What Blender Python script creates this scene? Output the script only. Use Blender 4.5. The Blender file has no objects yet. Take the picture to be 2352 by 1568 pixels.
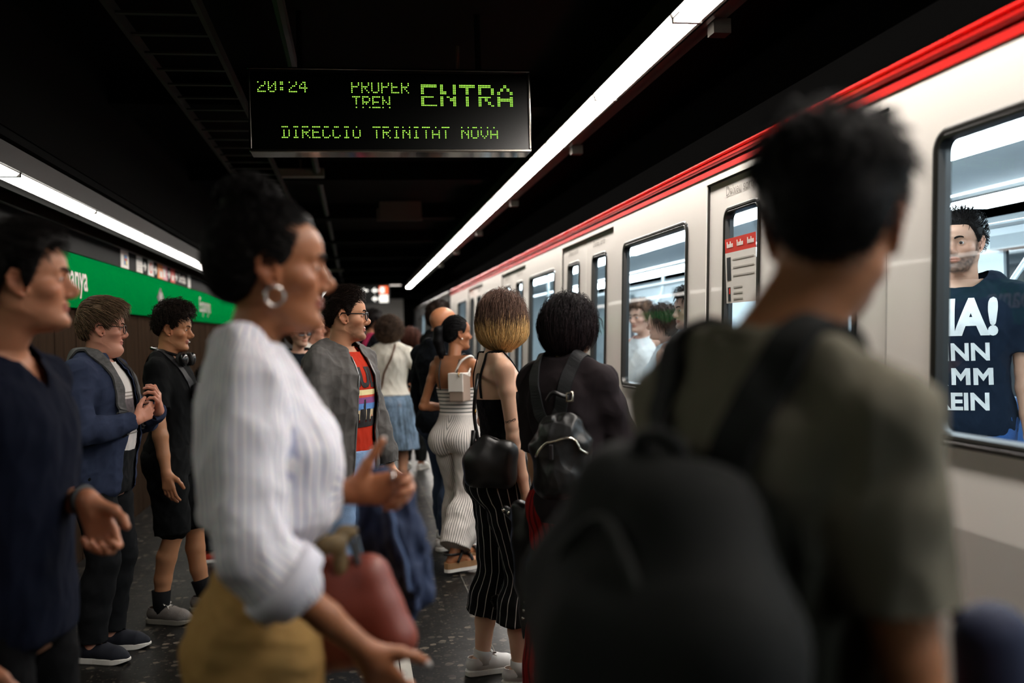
import bpy, bmesh, math, random
import numpy as np
from mathutils import Vector, Matrix
from mathutils.bvhtree import BVHTree

# ------------------------------------------------------------------ camera, world, exposure
SC = bpy.context.scene
COL = SC.collection
FPX = 2287.0                      # 35 mm lens on a 36 mm wide frame of 2352 px
CAM_H = 1.47
def _cam():
    d = Vector((816 - 1176, 784 - 778, -FPX)).normalized()      # platform direction seen from the camera
    r = math.radians(1.6)
    h = Vector((math.cos(r), math.sin(r), 0))
    up = h.cross(d).normalized()
    x = d.cross(up).normalized()
    R = Matrix((x, d, up))                                       # camera -> world
    cam = bpy.data.cameras.new('camera'); o = bpy.data.objects.new('camera', cam); COL.objects.link(o)
    o.matrix_world = Matrix.Translation((0, 0, CAM_H)) @ R.to_4x4()
    cam.lens = 35.0; cam.sensor_width = 36.0; cam.sensor_fit = 'HORIZONTAL'
    cam.clip_start = 0.05; cam.clip_end = 200
    cam.dof.use_dof = True; cam.dof.focus_distance = 4.5; cam.dof.aperture_fstop = 1.5; cam.dof.aperture_blades = 9
    SC.camera = o
    return R
R_CAM = _cam()
def at(px, py, zc):
    """world point seen at photo pixel px,py at depth zc"""
    v = Vector(((px - 1176) * zc / FPX, -(py - 784) * zc / FPX, -zc))
    return R_CAM @ v + Vector((0, 0, CAM_H))
w = bpy.data.worlds.new('world'); SC.world = w; w.use_nodes = True
w.node_tree.nodes['Background'].inputs[0].default_value = (0.6, 0.65, 0.7, 1)
w.node_tree.nodes['Background'].inputs[1].default_value = 0.002
SC.view_settings.view_transform = 'Standard'; SC.view_settings.look = 'None'
SC.view_settings.exposure = 0.0; SC.view_settings.gamma = 1.0
try:
    SC.view_settings.use_curve_mapping = False
    SC.cycles.use_denoising = True
    SC.cycles.max_bounces = 8; SC.cycles.transparent_max_bounces = 16
    SC.cycles.sample_clamp_indirect = 6.0
    SC.cycles.caustics_reflective = False; SC.cycles.caustics_refractive = False
except Exception:
    pass
LAMP = 58.0          # platform fluorescent strips
CABIN = 16.0          # lights inside the train

# ------------------------------------------------------------------ materials
def srgb(c):
    if isinstance(c, str):
        c = c.lstrip('#'); c = [int(c[i:i+2], 16) / 255 for i in (0, 2, 4)]
    return tuple((v / 12.92 if v <= .04045 else ((v + .055) / 1.055) ** 2.4) for v in c)
MATS = {}
class NT:
    def __init__(s, name):
        s.m = bpy.data.materials.new(name); s.m.use_nodes = True; s.t = s.m.node_tree
        s.b = s.t.nodes['Principled BSDF']; s.out = s.t.nodes['Material Output']
    def n(s, typ, **kw):
        n = s.t.nodes.new(typ)
        for k, v in kw.items(): setattr(n, k, v)
        return n
    def l(s, a, b): s.t.links.new(a, b)
    def math(s, op, a, b=None):
        n = s.n('ShaderNodeMath', operation=op)
        for i, v in enumerate((a, b)):
            if v is None: continue
            if hasattr(v, 'is_linked'): s.l(v, n.inputs[i])
            else: n.inputs[i].default_value = v
        return n.outputs[0]
    def mix(s, f, a, b):
        n = s.n('ShaderNodeMix', data_type='RGBA')
        for i, v in ((0, f), (6, a), (7, b)):
            if hasattr(v, 'is_linked'): s.l(v, n.inputs[i])
            elif i == 0: n.inputs[0].default_value = v
            else: n.inputs[i].default_value = (*v, 1)
        return n.outputs[2]
    def noise(s, scale, detail=3, rough=.55, vec=None, dist=0.0):
        n = s.n('ShaderNodeTexNoise'); n.inputs['Scale'].default_value = scale
        n.inputs['Detail'].default_value = detail; n.inputs['Roughness'].default_value = rough
        n.inputs['Distortion'].default_value = dist
        if vec is not None: s.l(vec, n.inputs['Vector'])
        return n.outputs[0]
    def obj(s, sx=1, sy=1, sz=1):
        tc = s.n('ShaderNodeTexCoord'); mp = s.n('ShaderNodeMapping'); mp.inputs['Scale'].default_value = (sx, sy, sz)
        s.l(tc.outputs['Object'], mp.inputs[0]); return mp.outputs[0]
    def bump(s, h, strength=.3, dist=.01):
        n = s.n('ShaderNodeBump'); n.inputs['Strength'].default_value = strength; n.inputs['Distance'].default_value = dist
        s.l(h, n.inputs['Height']); s.l(n.outputs[0], s.b.inputs['Normal'])
    def ramp(s, f, stops):
        n = s.n('ShaderNodeValToRGB'); e = n.color_ramp.elements
        while len(e) < len(stops): e.new(.5)
        for i, (p, c) in enumerate(stops):
            e[i].position = p; e[i].color = (*c, 1)
        s.l(f, n.inputs[0]); return n.outputs[0]
def mat(name, color, rough=.6, metal=0.0, var=.08, scale=6, bump=0.0, bscale=300, coat=0.0, sheen=0.0, spec=None):
    key = (name, str(color), rough, metal, bump, coat)
    if key in MATS: return MATS[key]
    c = srgb(color); t = NT(name); b = t.b
    nz = t.noise(scale, 4, .6, t.obj())
    lo = tuple(v * (1 - var) for v in c); hi = tuple(min(1, v * (1 + var)) for v in c)
    t.l(t.mix(nz, lo, hi), b.inputs['Base Color'])
    b.inputs['Roughness'].default_value = rough; b.inputs['Metallic'].default_value = metal
    if spec is not None: b.inputs['Specular IOR Level'].default_value = spec
    if coat: b.inputs['Coat Weight'].default_value = coat
    if sheen: b.inputs['Sheen Weight'].default_value = sheen; b.inputs['Sheen Roughness'].default_value = .5
    if bump: t.bump(t.noise(bscale, 2, .6, t.obj()), bump, .004)
    MATS[key] = t.m
    return t.m
def cloth(name, color, rough=.9, var=.10, sheen=.0, bump=.12, bscale=420):
    return mat(name, color, rough, 0, var, 9, bump, bscale, 0, sheen, .12)
def emit(name, color, strength):
    key = (name, str(color), strength)
    if key in MATS: return MATS[key]
    t = NT(name); e = t.n('ShaderNodeEmission'); e.inputs[0].default_value = (*srgb(color), 1); e.inputs[1].default_value = strength
    t.l(e.outputs[0], t.out.inputs[0]); MATS[key] = t.m
    return t.m
def attr_mat(name, rough, sss=0.0, spec=.4, bump=0.0, bscale=400, aniso=False):
    if name in MATS: return MATS[name]
    t = NT(name); a = t.n('ShaderNodeAttribute', attribute_name='Col')
    t.l(a.outputs['Color'], t.b.inputs['Base Color'])
    t.b.inputs['Roughness'].default_value = rough; t.b.inputs['Specular IOR Level'].default_value = spec
    if sss:
        t.b.inputs['Subsurface Weight'].default_value = sss
        t.b.inputs['Subsurface Radius'].default_value = (1, .35, .2); t.b.inputs['Subsurface Scale'].default_value = .012
    if bump: t.bump(t.noise(bscale, 3, .6, t.obj()), bump, .002)
    MATS[name] = t.m
    return t.m
def stripes(name, base, line, n_around, width, horizontal=None, vary=0.0):
    """stripes that follow the garment: round the limb (flow attribute) or level rings"""
    key = ('st', name)
    if key in MATS: return MATS[key]
    t = NT(name); a = t.n('ShaderNodeAttribute', attribute_name='flow')
    sp = t.n('ShaderNodeSeparateXYZ'); t.l(a.outputs['Vector'], sp.inputs[0])
    ang = t.math('ARCTAN2', sp.outputs[1], sp.outputs[0])
    u = t.math('MULTIPLY', ang, n_around / (2 * math.pi))
    f = t.math('ABSOLUTE', t.math('SUBTRACT', t.math('FRACT', u), .5))
    msk = t.math('LESS_THAN', f, width / 2)
    if horizontal:
        z0, period, hw = horizontal
        v = t.math('DIVIDE', sp.outputs[2], period)
        fh = t.math('ABSOLUTE', t.math('SUBTRACT', t.math('FRACT', v), .5))
        mh = t.math('LESS_THAN', fh, hw / 2)
        top = t.math('GREATER_THAN', sp.outputs[2], z0)
        mm = t.n('ShaderNodeMix', data_type='FLOAT'); t.l(top, mm.inputs[0]); t.l(msk, mm.inputs[2]); t.l(mh, mm.inputs[3]); msk = mm.outputs[0]
    t.l(t.mix(msk, srgb(base), srgb(line)), t.b.inputs['Base Color'])
    t.b.inputs['Roughness'].default_value = .9; t.b.inputs['Specular IOR Level'].default_value = .2
    t.bump(t.noise(300, 2, .5, t.obj()), .2, .003)
    MATS[key] = t.m
    return t.m
def glass(name, tint=(.86, .93, .95), refl=.10):
    if name in MATS: return MATS[name]
    t = NT(name); tr = t.n('ShaderNodeBsdfTransparent'); tr.inputs[0].default_value = (*tint, 1)
    gl = t.n('ShaderNodeBsdfGlossy'); gl.inputs['Roughness'].default_value = .02
    lw = t.n('ShaderNodeLayerWeight'); lw.inputs[0].default_value = .5           # facing term, the same from both sides
    mx = t.n('ShaderNodeMixShader'); f = t.math('ADD', t.math('MULTIPLY', t.math('POWER', lw.outputs['Facing'], 5.0), .6), refl * .3)
    t.l(f, mx.inputs[0]); t.l(tr.outputs[0], mx.inputs[1]); t.l(gl.outputs[0], mx.inputs[2]); t.l(mx.outputs[0], t.out.inputs[0])
    MATS[name] = t.m
    return t.m

# ------------------------------------------------------------------ objects
def tag(o, label=None, cat=None, group=None, kind=None):
    if label: o['label'] = label
    if cat: o['category'] = cat
    if group: o['group'] = group
    if kind: o['kind'] = kind
    return o
def link_mesh(name, V, F, m, parent=None, smooth=True, attrs=None):
    me = bpy.data.meshes.new(name)
    if isinstance(F, np.ndarray): F = F.tolist()
    me.from_pydata(np.asarray(V, dtype=float).tolist(), [], F)
    if smooth: me.polygons.foreach_set('use_smooth', [True] * len(me.polygons))
    for k, arr in (attrs or {}).items():
        if arr.shape[1] == 3 and k == 'Col': arr = np.concatenate([arr, np.ones((len(arr), 1))], 1)
        typ = 'FLOAT_COLOR' if arr.shape[1] == 4 else 'FLOAT_VECTOR'
        a = me.attributes.new(k, typ, 'POINT')
        a.data.foreach_set('color' if typ == 'FLOAT_COLOR' else 'vector', arr.astype(np.float32).ravel())
    me.update()
    o = bpy.data.objects.new(name, me); COL.objects.link(o)
    if m: me.materials.append(m)
    if parent: o.parent = parent
    return o
def empty(name, loc=(0, 0, 0), rz=0.0):
    o = bpy.data.objects.new(name, None); COL.objects.link(o); o.location = loc; o.rotation_euler = (0, 0, rz)
    o.empty_display_size = .1
    return o
class MB:
    """collects shapes into one mesh"""
    def __init__(s): s.V = []; s.F = []
    def add(s, V, F):
        n = len(s.V); s.V += [tuple(map(float, v)) for v in V]; s.F += [[int(i) + n for i in f] for f in F]; return s
    def box(s, x0, x1, y0, y1, z0, z1):
        V = [(x, y, z) for x in (x0, x1) for y in (y0, y1) for z in (z0, z1)]
        return s.add(V, [(0, 1, 3, 2), (4, 6, 7, 5), (0, 4, 5, 1), (2, 3, 7, 6), (0, 2, 6, 4), (1, 5, 7, 3)])
    def prism(s, prof, axis, a, b, closed=True):
        """2-D profile swept along an axis"""
        n = len(prof)
        def mk(p, t): return {'y': (p[0], t, p[1]), 'x': (t, p[0], p[1]), 'z': (p[0], p[1], t)}[axis]
        V = [mk(p, a) for p in prof] + [mk(p, b) for p in prof]
        F = [(i, (i + 1) % n, n + (i + 1) % n, n + i) for i in range(n if closed else n - 1)]
        if closed: F += [tuple(range(n))[::-1], tuple(range(n, 2 * n))]
        return s.add(V, F)
    def tube(s, pts, rad, n=8, cap=True):
        pts = [Vector(p) for p in pts]
        if not hasattr(rad, '__len__'): rad = [rad] * len(pts)
        T = [(pts[min(i + 1, len(pts) - 1)] - pts[max(i - 1, 0)]).normalized() for i in range(len(pts))]
        u = T[0].orthogonal().normalized(); V = []
        for p, t, r in zip(pts, T, rad):
            u = (u - t * u.dot(t)).normalized(); v = t.cross(u)
            V += [p + (u * math.cos(2 * math.pi * k / n) + v * math.sin(2 * math.pi * k / n)) * r for k in range(n)]
        F = [(i * n + k, i * n + (k + 1) % n, (i + 1) * n + (k + 1) % n, (i + 1) * n + k) for i in range(len(pts) - 1) for k in range(n)]
        if cap: F += [tuple(range(n))[::-1], tuple(range((len(pts) - 1) * n, len(pts) * n))]
        return s.add(V, F)
    def ring(s, c, R, r, ax=(0, 0, 1), n=32, m=8):
        ax = Vector(ax).normalized(); u = ax.orthogonal().normalized(); v = ax.cross(u); c = Vector(c); V = []
        for i in range(n):
            a = 2 * math.pi * i / n; d = u * math.cos(a) + v * math.sin(a)
            for j in range(m):
                b = 2 * math.pi * j / m; V.append(c + d * (R + r * math.cos(b)) + ax * (r * math.sin(b)))
        F = [(i * m + j, ((i + 1) % n) * m + j, ((i + 1) % n) * m + (j + 1) % m, i * m + (j + 1) % m) for i in range(n) for j in range(m)]
        return s.add(V, F)
    def build(s, name, m, parent=None, smooth=False, bevel=0.0):
        o = link_mesh(name, s.V, s.F, m, parent, smooth)
        if bevel:
            b = o.modifiers.new('bevel', 'BEVEL'); b.width = bevel; b.segments = 2; b.limit_method = 'ANGLE'
        return o
FONTC = {}
def text_mesh(txt, size=1.0, bold=0.0, sx=1.0):
    """flat letters as 2-D vertices and faces; baseline at y=0, left at x=0"""
    cu = bpy.data.curves.new('t', 'FONT'); cu.body = txt; cu.size = size; cu.offset = bold; cu.resolution_u = 3
    o = bpy.data.objects.new('t', cu); COL.objects.link(o)
    dg = bpy.context.evaluated_depsgraph_get(); dg.update()
    me = bpy.data.meshes.new_from_object(o.evaluated_get(dg))
    V = np.array([(v.co.x * sx, v.co.y) for v in me.vertices]) if len(me.vertices) else np.zeros((0, 2))
    F = [list(p.vertices) for p in me.polygons]
    bpy.data.meshes.remove(me); bpy.data.objects.remove(o); bpy.data.curves.remove(cu)
    return V, F
def flat_text(name, txt, size, m, origin, right, up, parent=None, bold=0.0, sx=1.0, center=False, lift=.002):
    V, F = text_mesh(txt, size, bold, sx)
    right = Vector(right).normalized(); up = Vector(up).normalized(); nn = right.cross(up); origin = Vector(origin)
    if center and len(V): V[:, 0] -= (V[:, 0].min() + V[:, 0].max()) / 2
    P = [origin + right * a + up * b + nn * lift for a, b in V]
    return link_mesh(name, [tuple(p) for p in P], F, m, parent, False)
# ------------------------------------------------------------------ implicit surfaces
def smin(a, b, k):
    if k <= 0: return np.minimum(a, b)
    h = np.clip(.5 + .5 * (b - a) / k, 0, 1)
    return b + (a - b) * h - k * h * (1 - h)
class Fld:
    """list of distance shapes joined smoothly"""
    def __init__(s): s.p = []
    def put(s, fn, lo, hi, k=.01, op='u'): s.p.append((fn, np.array(lo, float), np.array(hi, float), k, op)); return s
    def cap(s, a, b, ra, rb, k=.01, op='u'):
        a = np.array(a, float); b = np.array(b, float); ab = b - a; L = max(1e-9, float(ab @ ab)); R = max(ra, rb)
        def fn(X, Y, Z):
            x = X - a[0]; y = Y - a[1]; z = Z - a[2]
            t = np.clip((x * ab[0] + y * ab[1] + z * ab[2]) / L, 0, 1)
            return np.sqrt((x - t * ab[0]) ** 2 + (y - t * ab[1]) ** 2 + (z - t * ab[2]) ** 2) - (ra + (rb - ra) * t)
        return s.put(fn, np.minimum(a, b) - R, np.maximum(a, b) + R, k, op)
    def chain(s, pts, rad, k=.01, k0=None):
        for i in range(len(pts) - 1): s.cap(pts[i], pts[i + 1], rad[i], rad[i + 1], k0 if (i == 0 and k0) else k)
        return s
    def ell(s, c, r, k=.01, op='u', M=None):
        c = np.array(c, float); r = np.array(r, float); R = float(r.max()); M_ = None if M is None else np.array(M)
        def fn(X, Y, Z):
            x = X - c[0]; y = Y - c[1]; z = Z - c[2]
            if M_ is not None:
                x, y, z = (M_[0, 0] * x + M_[1, 0] * y + M_[2, 0] * z, M_[0, 1] * x + M_[1, 1] * y + M_[2, 1] * z, M_[0, 2] * x + M_[1, 2] * y + M_[2, 2] * z)
            q = (x / r[0]) ** 2 + (y / r[1]) ** 2 + (z / r[2]) ** 2
            q2 = np.sqrt((x / r[0] ** 2) ** 2 + (y / r[1] ** 2) ** 2 + (z / r[2] ** 2) ** 2) + 1e-9
            q = np.sqrt(q)
            return q * (q - 1) / q2
        return s.put(fn, c - R, c + R, k, op)
    def iso(s, h, lo=None, hi=None):
        L = np.min([p[1] for p in s.p if p[4] == 'u'], 0) - 3 * h; H = np.max([p[2] for p in s.p if p[4] == 'u'], 0) + 3 * h
        if lo is not None: L = np.maximum(L, lo)
        if hi is not None: H = np.minimum(H, hi)
        n = np.ceil((H - L) / h).astype(int) + 1
        F = np.full(n, .2, np.float32)
        ax = [(L[i] + h * np.arange(n[i])).astype(np.float32) for i in range(3)]
        for fn, pl, ph, k, op in s.p:
            m = k + 2.5 * h
            i0 = np.clip(np.floor((pl - m - L) / h).astype(int), 0, n); i1 = np.clip(np.ceil((ph + m - L) / h).astype(int) + 1, 0, n)
            if np.any(i1 - i0 < 1): continue
            sl = tuple(slice(a, b) for a, b in zip(i0, i1))
            d = fn(ax[0][sl[0]][:, None, None], ax[1][sl[1]][None, :, None], ax[2][sl[2]][None, None, :])
            F[sl] = smin(F[sl], d, k) if op == 'u' else -smin(-F[sl], d, k)
        return nets(F, L, h)
def nets(F, L, h):
    """surface nets: one vertex per crossed cell, quads across crossed edges"""
    S = F < 0; c = S.astype(np.int8)
    cnt = (c[:-1, :-1, :-1] + c[1:, :-1, :-1] + c[:-1, 1:, :-1] + c[:-1, :-1, 1:] + c[1:, 1:, :-1] + c[1:, :-1, 1:] + c[:-1, 1:, 1:] + c[1:, 1:, 1:])
    I = np.argwhere((cnt > 0) & (cnt < 8))
    if len(I) == 0: return np.zeros((0, 3)), np.zeros((0, 4), int)
    cid = np.full(cnt.shape, -1, np.int32); cid[I[:, 0], I[:, 1], I[:, 2]] = np.arange(len(I))
    acc = np.zeros((len(I), 3)); num = np.zeros(len(I))
    cor = [(0, 0, 0), (1, 0, 0), (0, 1, 0), (1, 1, 0), (0, 0, 1), (1, 0, 1), (0, 1, 1), (1, 1, 1)]
    vals = [F[I[:, 0] + a, I[:, 1] + b, I[:, 2] + d] for a, b, d in cor]
    for a in range(8):
        for b in range(a + 1, 8):
            df = np.array(cor[b]) - np.array(cor[a])
            if np.abs(df).sum() != 1: continue
            fa, fb = vals[a], vals[b]; x = (fa < 0) != (fb < 0)
            t = np.where(x, fa / np.where(x, fa - fb, 1), 0)
            acc += x[:, None] * (np.array(cor[a])[None] + t[:, None] * df[None]); num += x
    V = L + h * (I + acc / num[:, None])
    Q = []
    nx, ny, nz = cnt.shape
    for ax_ in range(3):
        a = [slice(None)] * 3; b = [slice(None)] * 3; a[ax_] = slice(0, -1); b[ax_] = slice(1, None)
        X = S[tuple(a)] != S[tuple(b)]
        E = np.argwhere(X); o1, o2 = [(1, 2), (2, 0), (0, 1)][ax_]
        ok = (E[:, o1] > 0) & (E[:, o2] > 0) & (E[:, o1] < cnt.shape[o1]) & (E[:, o2] < cnt.shape[o2]); E = E[ok]
        flip = S[E[:, 0], E[:, 1], E[:, 2]]
        def g(d1, d2):
            e = E.copy(); e[:, o1] -= d1; e[:, o2] -= d2; return cid[e[:, 0], e[:, 1], e[:, 2]]
        q = np.stack([g(1, 1), g(0, 1), g(0, 0), g(1, 0)], 1)
        q[~flip] = q[~flip][:, ::-1]
        Q.append(q)
    Q = np.concatenate(Q); Q = Q[(Q >= 0).all(1)]
    return V, Q
def vnormals(V, F):
    F = np.asarray(F); n = np.cross(V[F[:, 1]] - V[F[:, 0]], V[F[:, 2]] - V[F[:, 0]])
    if F.shape[1] == 4: n = n + np.cross(V[F[:, 2]] - V[F[:, 0]], V[F[:, 3]] - V[F[:, 0]])
    N = np.zeros_like(V)
    for i in range(F.shape[1]): np.add.at(N, F[:, i], n)
    return N / (np.linalg.norm(N, axis=1, keepdims=True) + 1e-12)
def tris(F):
    F = np.asarray(F)
    return np.concatenate([F[:, [0, 1, 2]], F[:, [0, 2, 3]]]) if F.shape[1] == 4 else F
def clip_mesh(V, F, s, attrs=None):
    """keep the part of a triangle mesh where s > 0, cut clean along s = 0"""
    F = tris(F); s = np.where(np.abs(s) < 1e-7, 1e-7, s); ins = s > 0; k = ins[F].sum(1)
    keep = [F[k == 3]]; newV = []; base = len(V); newA = {a: [] for a in (attrs or {})}
    for cnt in (1, 2):
        T = F[k == cnt]
        if len(T) == 0: continue
        odd = ins[T] if cnt == 1 else ~ins[T]
        r = odd.argmax(1); T = T[np.arange(len(T))[:, None], (r[:, None] + np.arange(3)) % 3]
        a, b, c = T.T
        ids = []
        for p, q in ((a, b), (a, c)):
            t = (s[p] / (s[p] - s[q]))[:, None]
            newV.append(V[p] + t * (V[q] - V[p]))
            for kk in newA: newA[kk].append(attrs[kk][p] + t * (attrs[kk][q] - attrs[kk][p]))
            ids.append(np.arange(base, base + len(T))); base += len(T)
        if cnt == 1: keep.append(np.stack([a, ids[0], ids[1]], 1))
        else: keep += [np.stack([ids[0], b, c], 1), np.stack([ids[0], c, ids[1]], 1)]
    V2 = np.concatenate([V] + newV); F2 = np.concatenate(keep)
    A2 = {kk: np.concatenate([attrs[kk]] + newA[kk]) for kk in newA}
    # weld cut vertices
    key = np.round(V2 * 2e5).astype(np.int64); _, first, inv = np.unique(key, axis=0, return_index=True, return_inverse=True)
    F2 = inv.reshape(-1)[F2]; V2 = V2[first]; A2 = {kk: v[first] for kk, v in A2.items()}
    F2 = F2[(F2[:, 0] != F2[:, 1]) & (F2[:, 1] != F2[:, 2]) & (F2[:, 0] != F2[:, 2])]
    used = np.unique(F2); mp = np.full(len(V2), -1); mp[used] = np.arange(len(used))
    return V2[used], mp[F2], {kk: v[used] for kk, v in A2.items()}
def waves(P, freq, seed, n=7, ridge=False):
    """smooth pseudo-random field built from crossing waves"""
    r = np.random.RandomState(seed); Q = P * np.array(freq); out = 0
    Q = Q + .35 * np.sin(Q[:, [1, 2, 0]] * 1.7 + r.rand(3) * 6)
    for i in range(n):
        k = r.normal(size=3); k /= np.linalg.norm(k) + 1e-9; k *= r.uniform(.6, 1.6)
        w_ = np.sin(Q @ k + r.rand() * 6.28)
        out = out + (1 - 2 * np.abs(w_) if ridge else w_)
    return out / math.sqrt(n)
def catmull(pts, m=8):
    P = np.array(pts, float); P = np.concatenate([[2 * P[0] - P[1]], P, [2 * P[-1] - P[-2]]]); out = []
    for i in range(1, len(P) - 2):
        for t in np.arange(m) / m:
            a, b, c, d = P[i - 1:i + 3]
            out.append(.5 * (2 * b + (c - a) * t + (2 * a - 5 * b + 4 * c - d) * t * t + (3 * b - a - 3 * c + d) * t ** 3))
    out.append(P[-2]); return np.array(out)
class Tab:
    """smooth table of columns against the first one"""
    def __init__(s, rows):
        c = catmull(rows, 10); s.z = c[:, 0]; s.c = c[:, 1:].T
    def __call__(s, z): return [np.interp(z, s.z, c) for c in s.c]
# ------------------------------------------------------------------ head
HEAD = Tab([  # z, half width, front, back
    (-.118, .010, .058, .030), (-.112, .022, .0775, .020), (-.100, .035, .0845, .008), (-.086, .0455, .080, -.008), (-.074, .052, .0805, -.026),
    (-.060, .0575, .082, -.048), (-.045, .062, .0825, -.064), (-.030, .0655, .0805, -.080), (-.012, .0695, .0775, -.092), (.004, .072, .0775, -.098),
    (.016, .074, .083, -.102), (.028, .0755, .0885, -.104), (.048, .075, .0885, -.102), (.070, .069, .078, -.093), (.090, .056, .057, -.074),
    (.104, .040, .034, -.052), (.112, .022, .014, -.030), (.116, .004, -.004, -.012)])
def head_loft(x, y, z):
    zc = np.clip(z, -.118, .116); w_, yf, yb = HEAD(zc); yc = np.minimum(-.008, yf - .012); yc = np.maximum(yc, np.minimum(yb + .032, (yf + yb) / 2))
    dep = np.where(y > yc, yf - yc, yc - yb); n = np.where(y > yc, 2.25, 2.1)
    r = ((np.abs(x) / w_) ** n + (np.abs(y - yc) / dep) ** n + 1e-12) ** (1 / n)
    d = (r - 1) * np.minimum(w_, dep) * .92
    return np.maximum(d, np.maximum(z - .115, -.117 - z))
def head_field(nose=1.0, lips=1.0, fem=False, brow=1.0):
    f = Fld()
    f.put(head_loft, (-.08, -.11, -.12), (.08, .092, .118), .006)
    f.ell((0, .068, -.101), (.018 if fem else .022, .0165, .013), .016)                              # chin
    for s in (-1, 1):
        f.ell((s * .046, .048, -.024), (.021, .024, .016), .022)                                      # cheek bone
        f.cap((s * .010, .081, .019), (s * .040, .066, .020), .0085 * brow, .006, .014)                # brow ridge
        f.ell((s * .032, .0955, .001), (.0175, .0155, .0115), .014, 'd')                                # eye socket
        f.ell((s * .0315, .0665, .0), (.0145, .0152, .0135), .003)                                    # lids
        f.ell((s * .0315, .083, -.0005), (.0125, .010, .0042), .0015, 'd')                            # eye opening
        f.ell((s * .0115, .087, -.0375), (.0075 * nose, .0095, .0070), .007)                          # nose wing
        f.ell((s * .0065, .093, -.0455), (.0036, .006, .004), .002, 'd')                               # nostril
        # ear
        e = [(.0685, .006, -.030), (.0745, .004, -.006), (.0800, -.006, .018), (.0825, -.020, .022), (.0830, -.030, .010), (.0800, -.029, -.010), (.0745, -.016, -.028), (.0720, -.004, -.036)]
        f.chain([(s * a, b, c) for a, b, c in e], [.0050, .0045, .0045, .0045, .0045, .0045, .0055, .0065], .004)
        f.ell((s * .0765, -.013, -.004), (.006, .017, .026), .004)
        f.ell((s * .0845, -.008, -.006), (.008, .009, .014), .003, 'd')
    tip = .1035 + .03 * (nose - 1)
    f.chain([(0, .0775, .016), (0, .0905, -.010), (0, tip - .001, -.0285), (0, tip - .005, -.0365)], [.0075, .0075, .0085 * nose, .0080 * nose], .010)
    f.cap((0, .077, .004), (0, .0870, -.0335), .0070, .0120 * nose, .009)
    f.ell((0, .0805, -.0605), (.021, .0080 * lips, .0050 * lips), .005)
    f.ell((0, .0795, -.0705), (.018, .0080 * lips, .0058 * lips), .005)
    f.ell((0, .0895, -.0655), (.021, .0065, .0011), .0025, 'd')
    return f
SK = dict(c=(0, -.010, .021), r=(.0785, .0985, .0965))
def skull(P, grow=0.0):
    c = np.array(SK['c']); r = np.array(SK['r']); q = (P - c) / r; k0 = np.linalg.norm(q, axis=-1); k1 = np.linalg.norm((P - c) / r ** 2, axis=-1) + 1e-9
    return k0 * (k0 - 1) / k1 - grow
def skull_grad(P):
    c = np.array(SK['c']); r = np.array(SK['r']); g = (P - c) / r ** 2; return g / (np.linalg.norm(g, axis=-1, keepdims=True) + 1e-9)
def hairline(P, kind='short', shift=0.0):
    a = np.abs(np.arctan2(P[..., 0], P[..., 1] + .012)) ; z = P[..., 2]
    T = {'short': [(0, .073), (.45, .070), (.75, .062), (.95, .040), (1.15, .000), (1.30, -.022), (1.42, -.022), (1.5, .022), (1.75, .026), (2.0, -.008), (2.35, -.050), (2.8, -.068), (3.2, -.070)],
         'fade': [(0, .073), (.45, .070), (.75, .060), (.95, .035), (1.15, .008), (1.30, -.004), (1.42, .0), (1.5, .024), (1.75, .028), (2.0, .0), (2.35, -.036), (2.8, -.052), (3.2, -.054)],
         'long': [(0, .078), (.45, .074), (.75, .060), (.95, .030), (1.15, .005), (1.35, -.005), (1.45, .0), (1.55, .010), (1.8, -.02), (2.1, -.055), (2.5, -.07), (3.2, -.075)]}[kind]
    T = np.array(T); return z - np.interp(a, T[:, 0], T[:, 1]) - shift
def rot(yaw=0, pitch=0, roll=0):
    return np.array((Matrix.Rotation(math.radians(yaw), 3, 'Z') @ Matrix.Rotation(math.radians(pitch), 3, 'X') @ Matrix.Rotation(math.radians(roll), 3, 'Y')))
# ------------------------------------------------------------------ people
MALE = [(.455, .062, .046, .000), (.475, .086, .060, -.004), (.50, .096, .068, -.009), (.525, .098, .070, -.010), (.555, .094, .066, -.007), (.59, .086, .060, .000), (.625, .083, .058, .004),
        (.66, .085, .060, .006), (.70, .092, .064, .005), (.74, .099, .068, .002), (.775, .101, .066, -.003), (.80, .094, .058, -.007), (.82, .076, .048, -.010), (.84, .050, .038, -.010), (.86, .034, .033, -.008)]
FEM = [(.455, .062, .046, .000), (.475, .088, .064, -.006), (.50, .102, .074, -.013), (.525, .104, .075, -.014), (.555, .097, .067, -.009), (.59, .081, .056, .001), (.625, .072, .051, .005),
       (.66, .074, .053, .006), (.70, .081, .058, .006), (.74, .087, .061, .003), (.775, .089, .058, -.003), (.80, .083, .051, -.007), (.82, .068, .043, -.010), (.84, .044, .034, -.010), (.86, .030, .029, -.008)]
SKIN = attr_mat('skin', .46, .12, .35, .12, 260)
HAIRM = attr_mat('hair', .6, 0, .13)
EYEM = attr_mat('eyeball', .12, 0, .5)
def ik(a, t, l1, l2, pole):
    a = np.array(a); t = np.array(t); d = t - a; L = np.linalg.norm(d); m = (l1 + l2) * .9985
    if L > m: t = a + d / L * m; d = t - a; L = m
    u = d / L; x = (l1 * l1 - l2 * l2 + L * L) / (2 * L); hgt = math.sqrt(max(0, l1 * l1 - x * x))
    p = np.array(pole, float); p = p - u * (p @ u); p /= np.linalg.norm(p) + 1e-9
    return a + u * x + p * hgt, t
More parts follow.
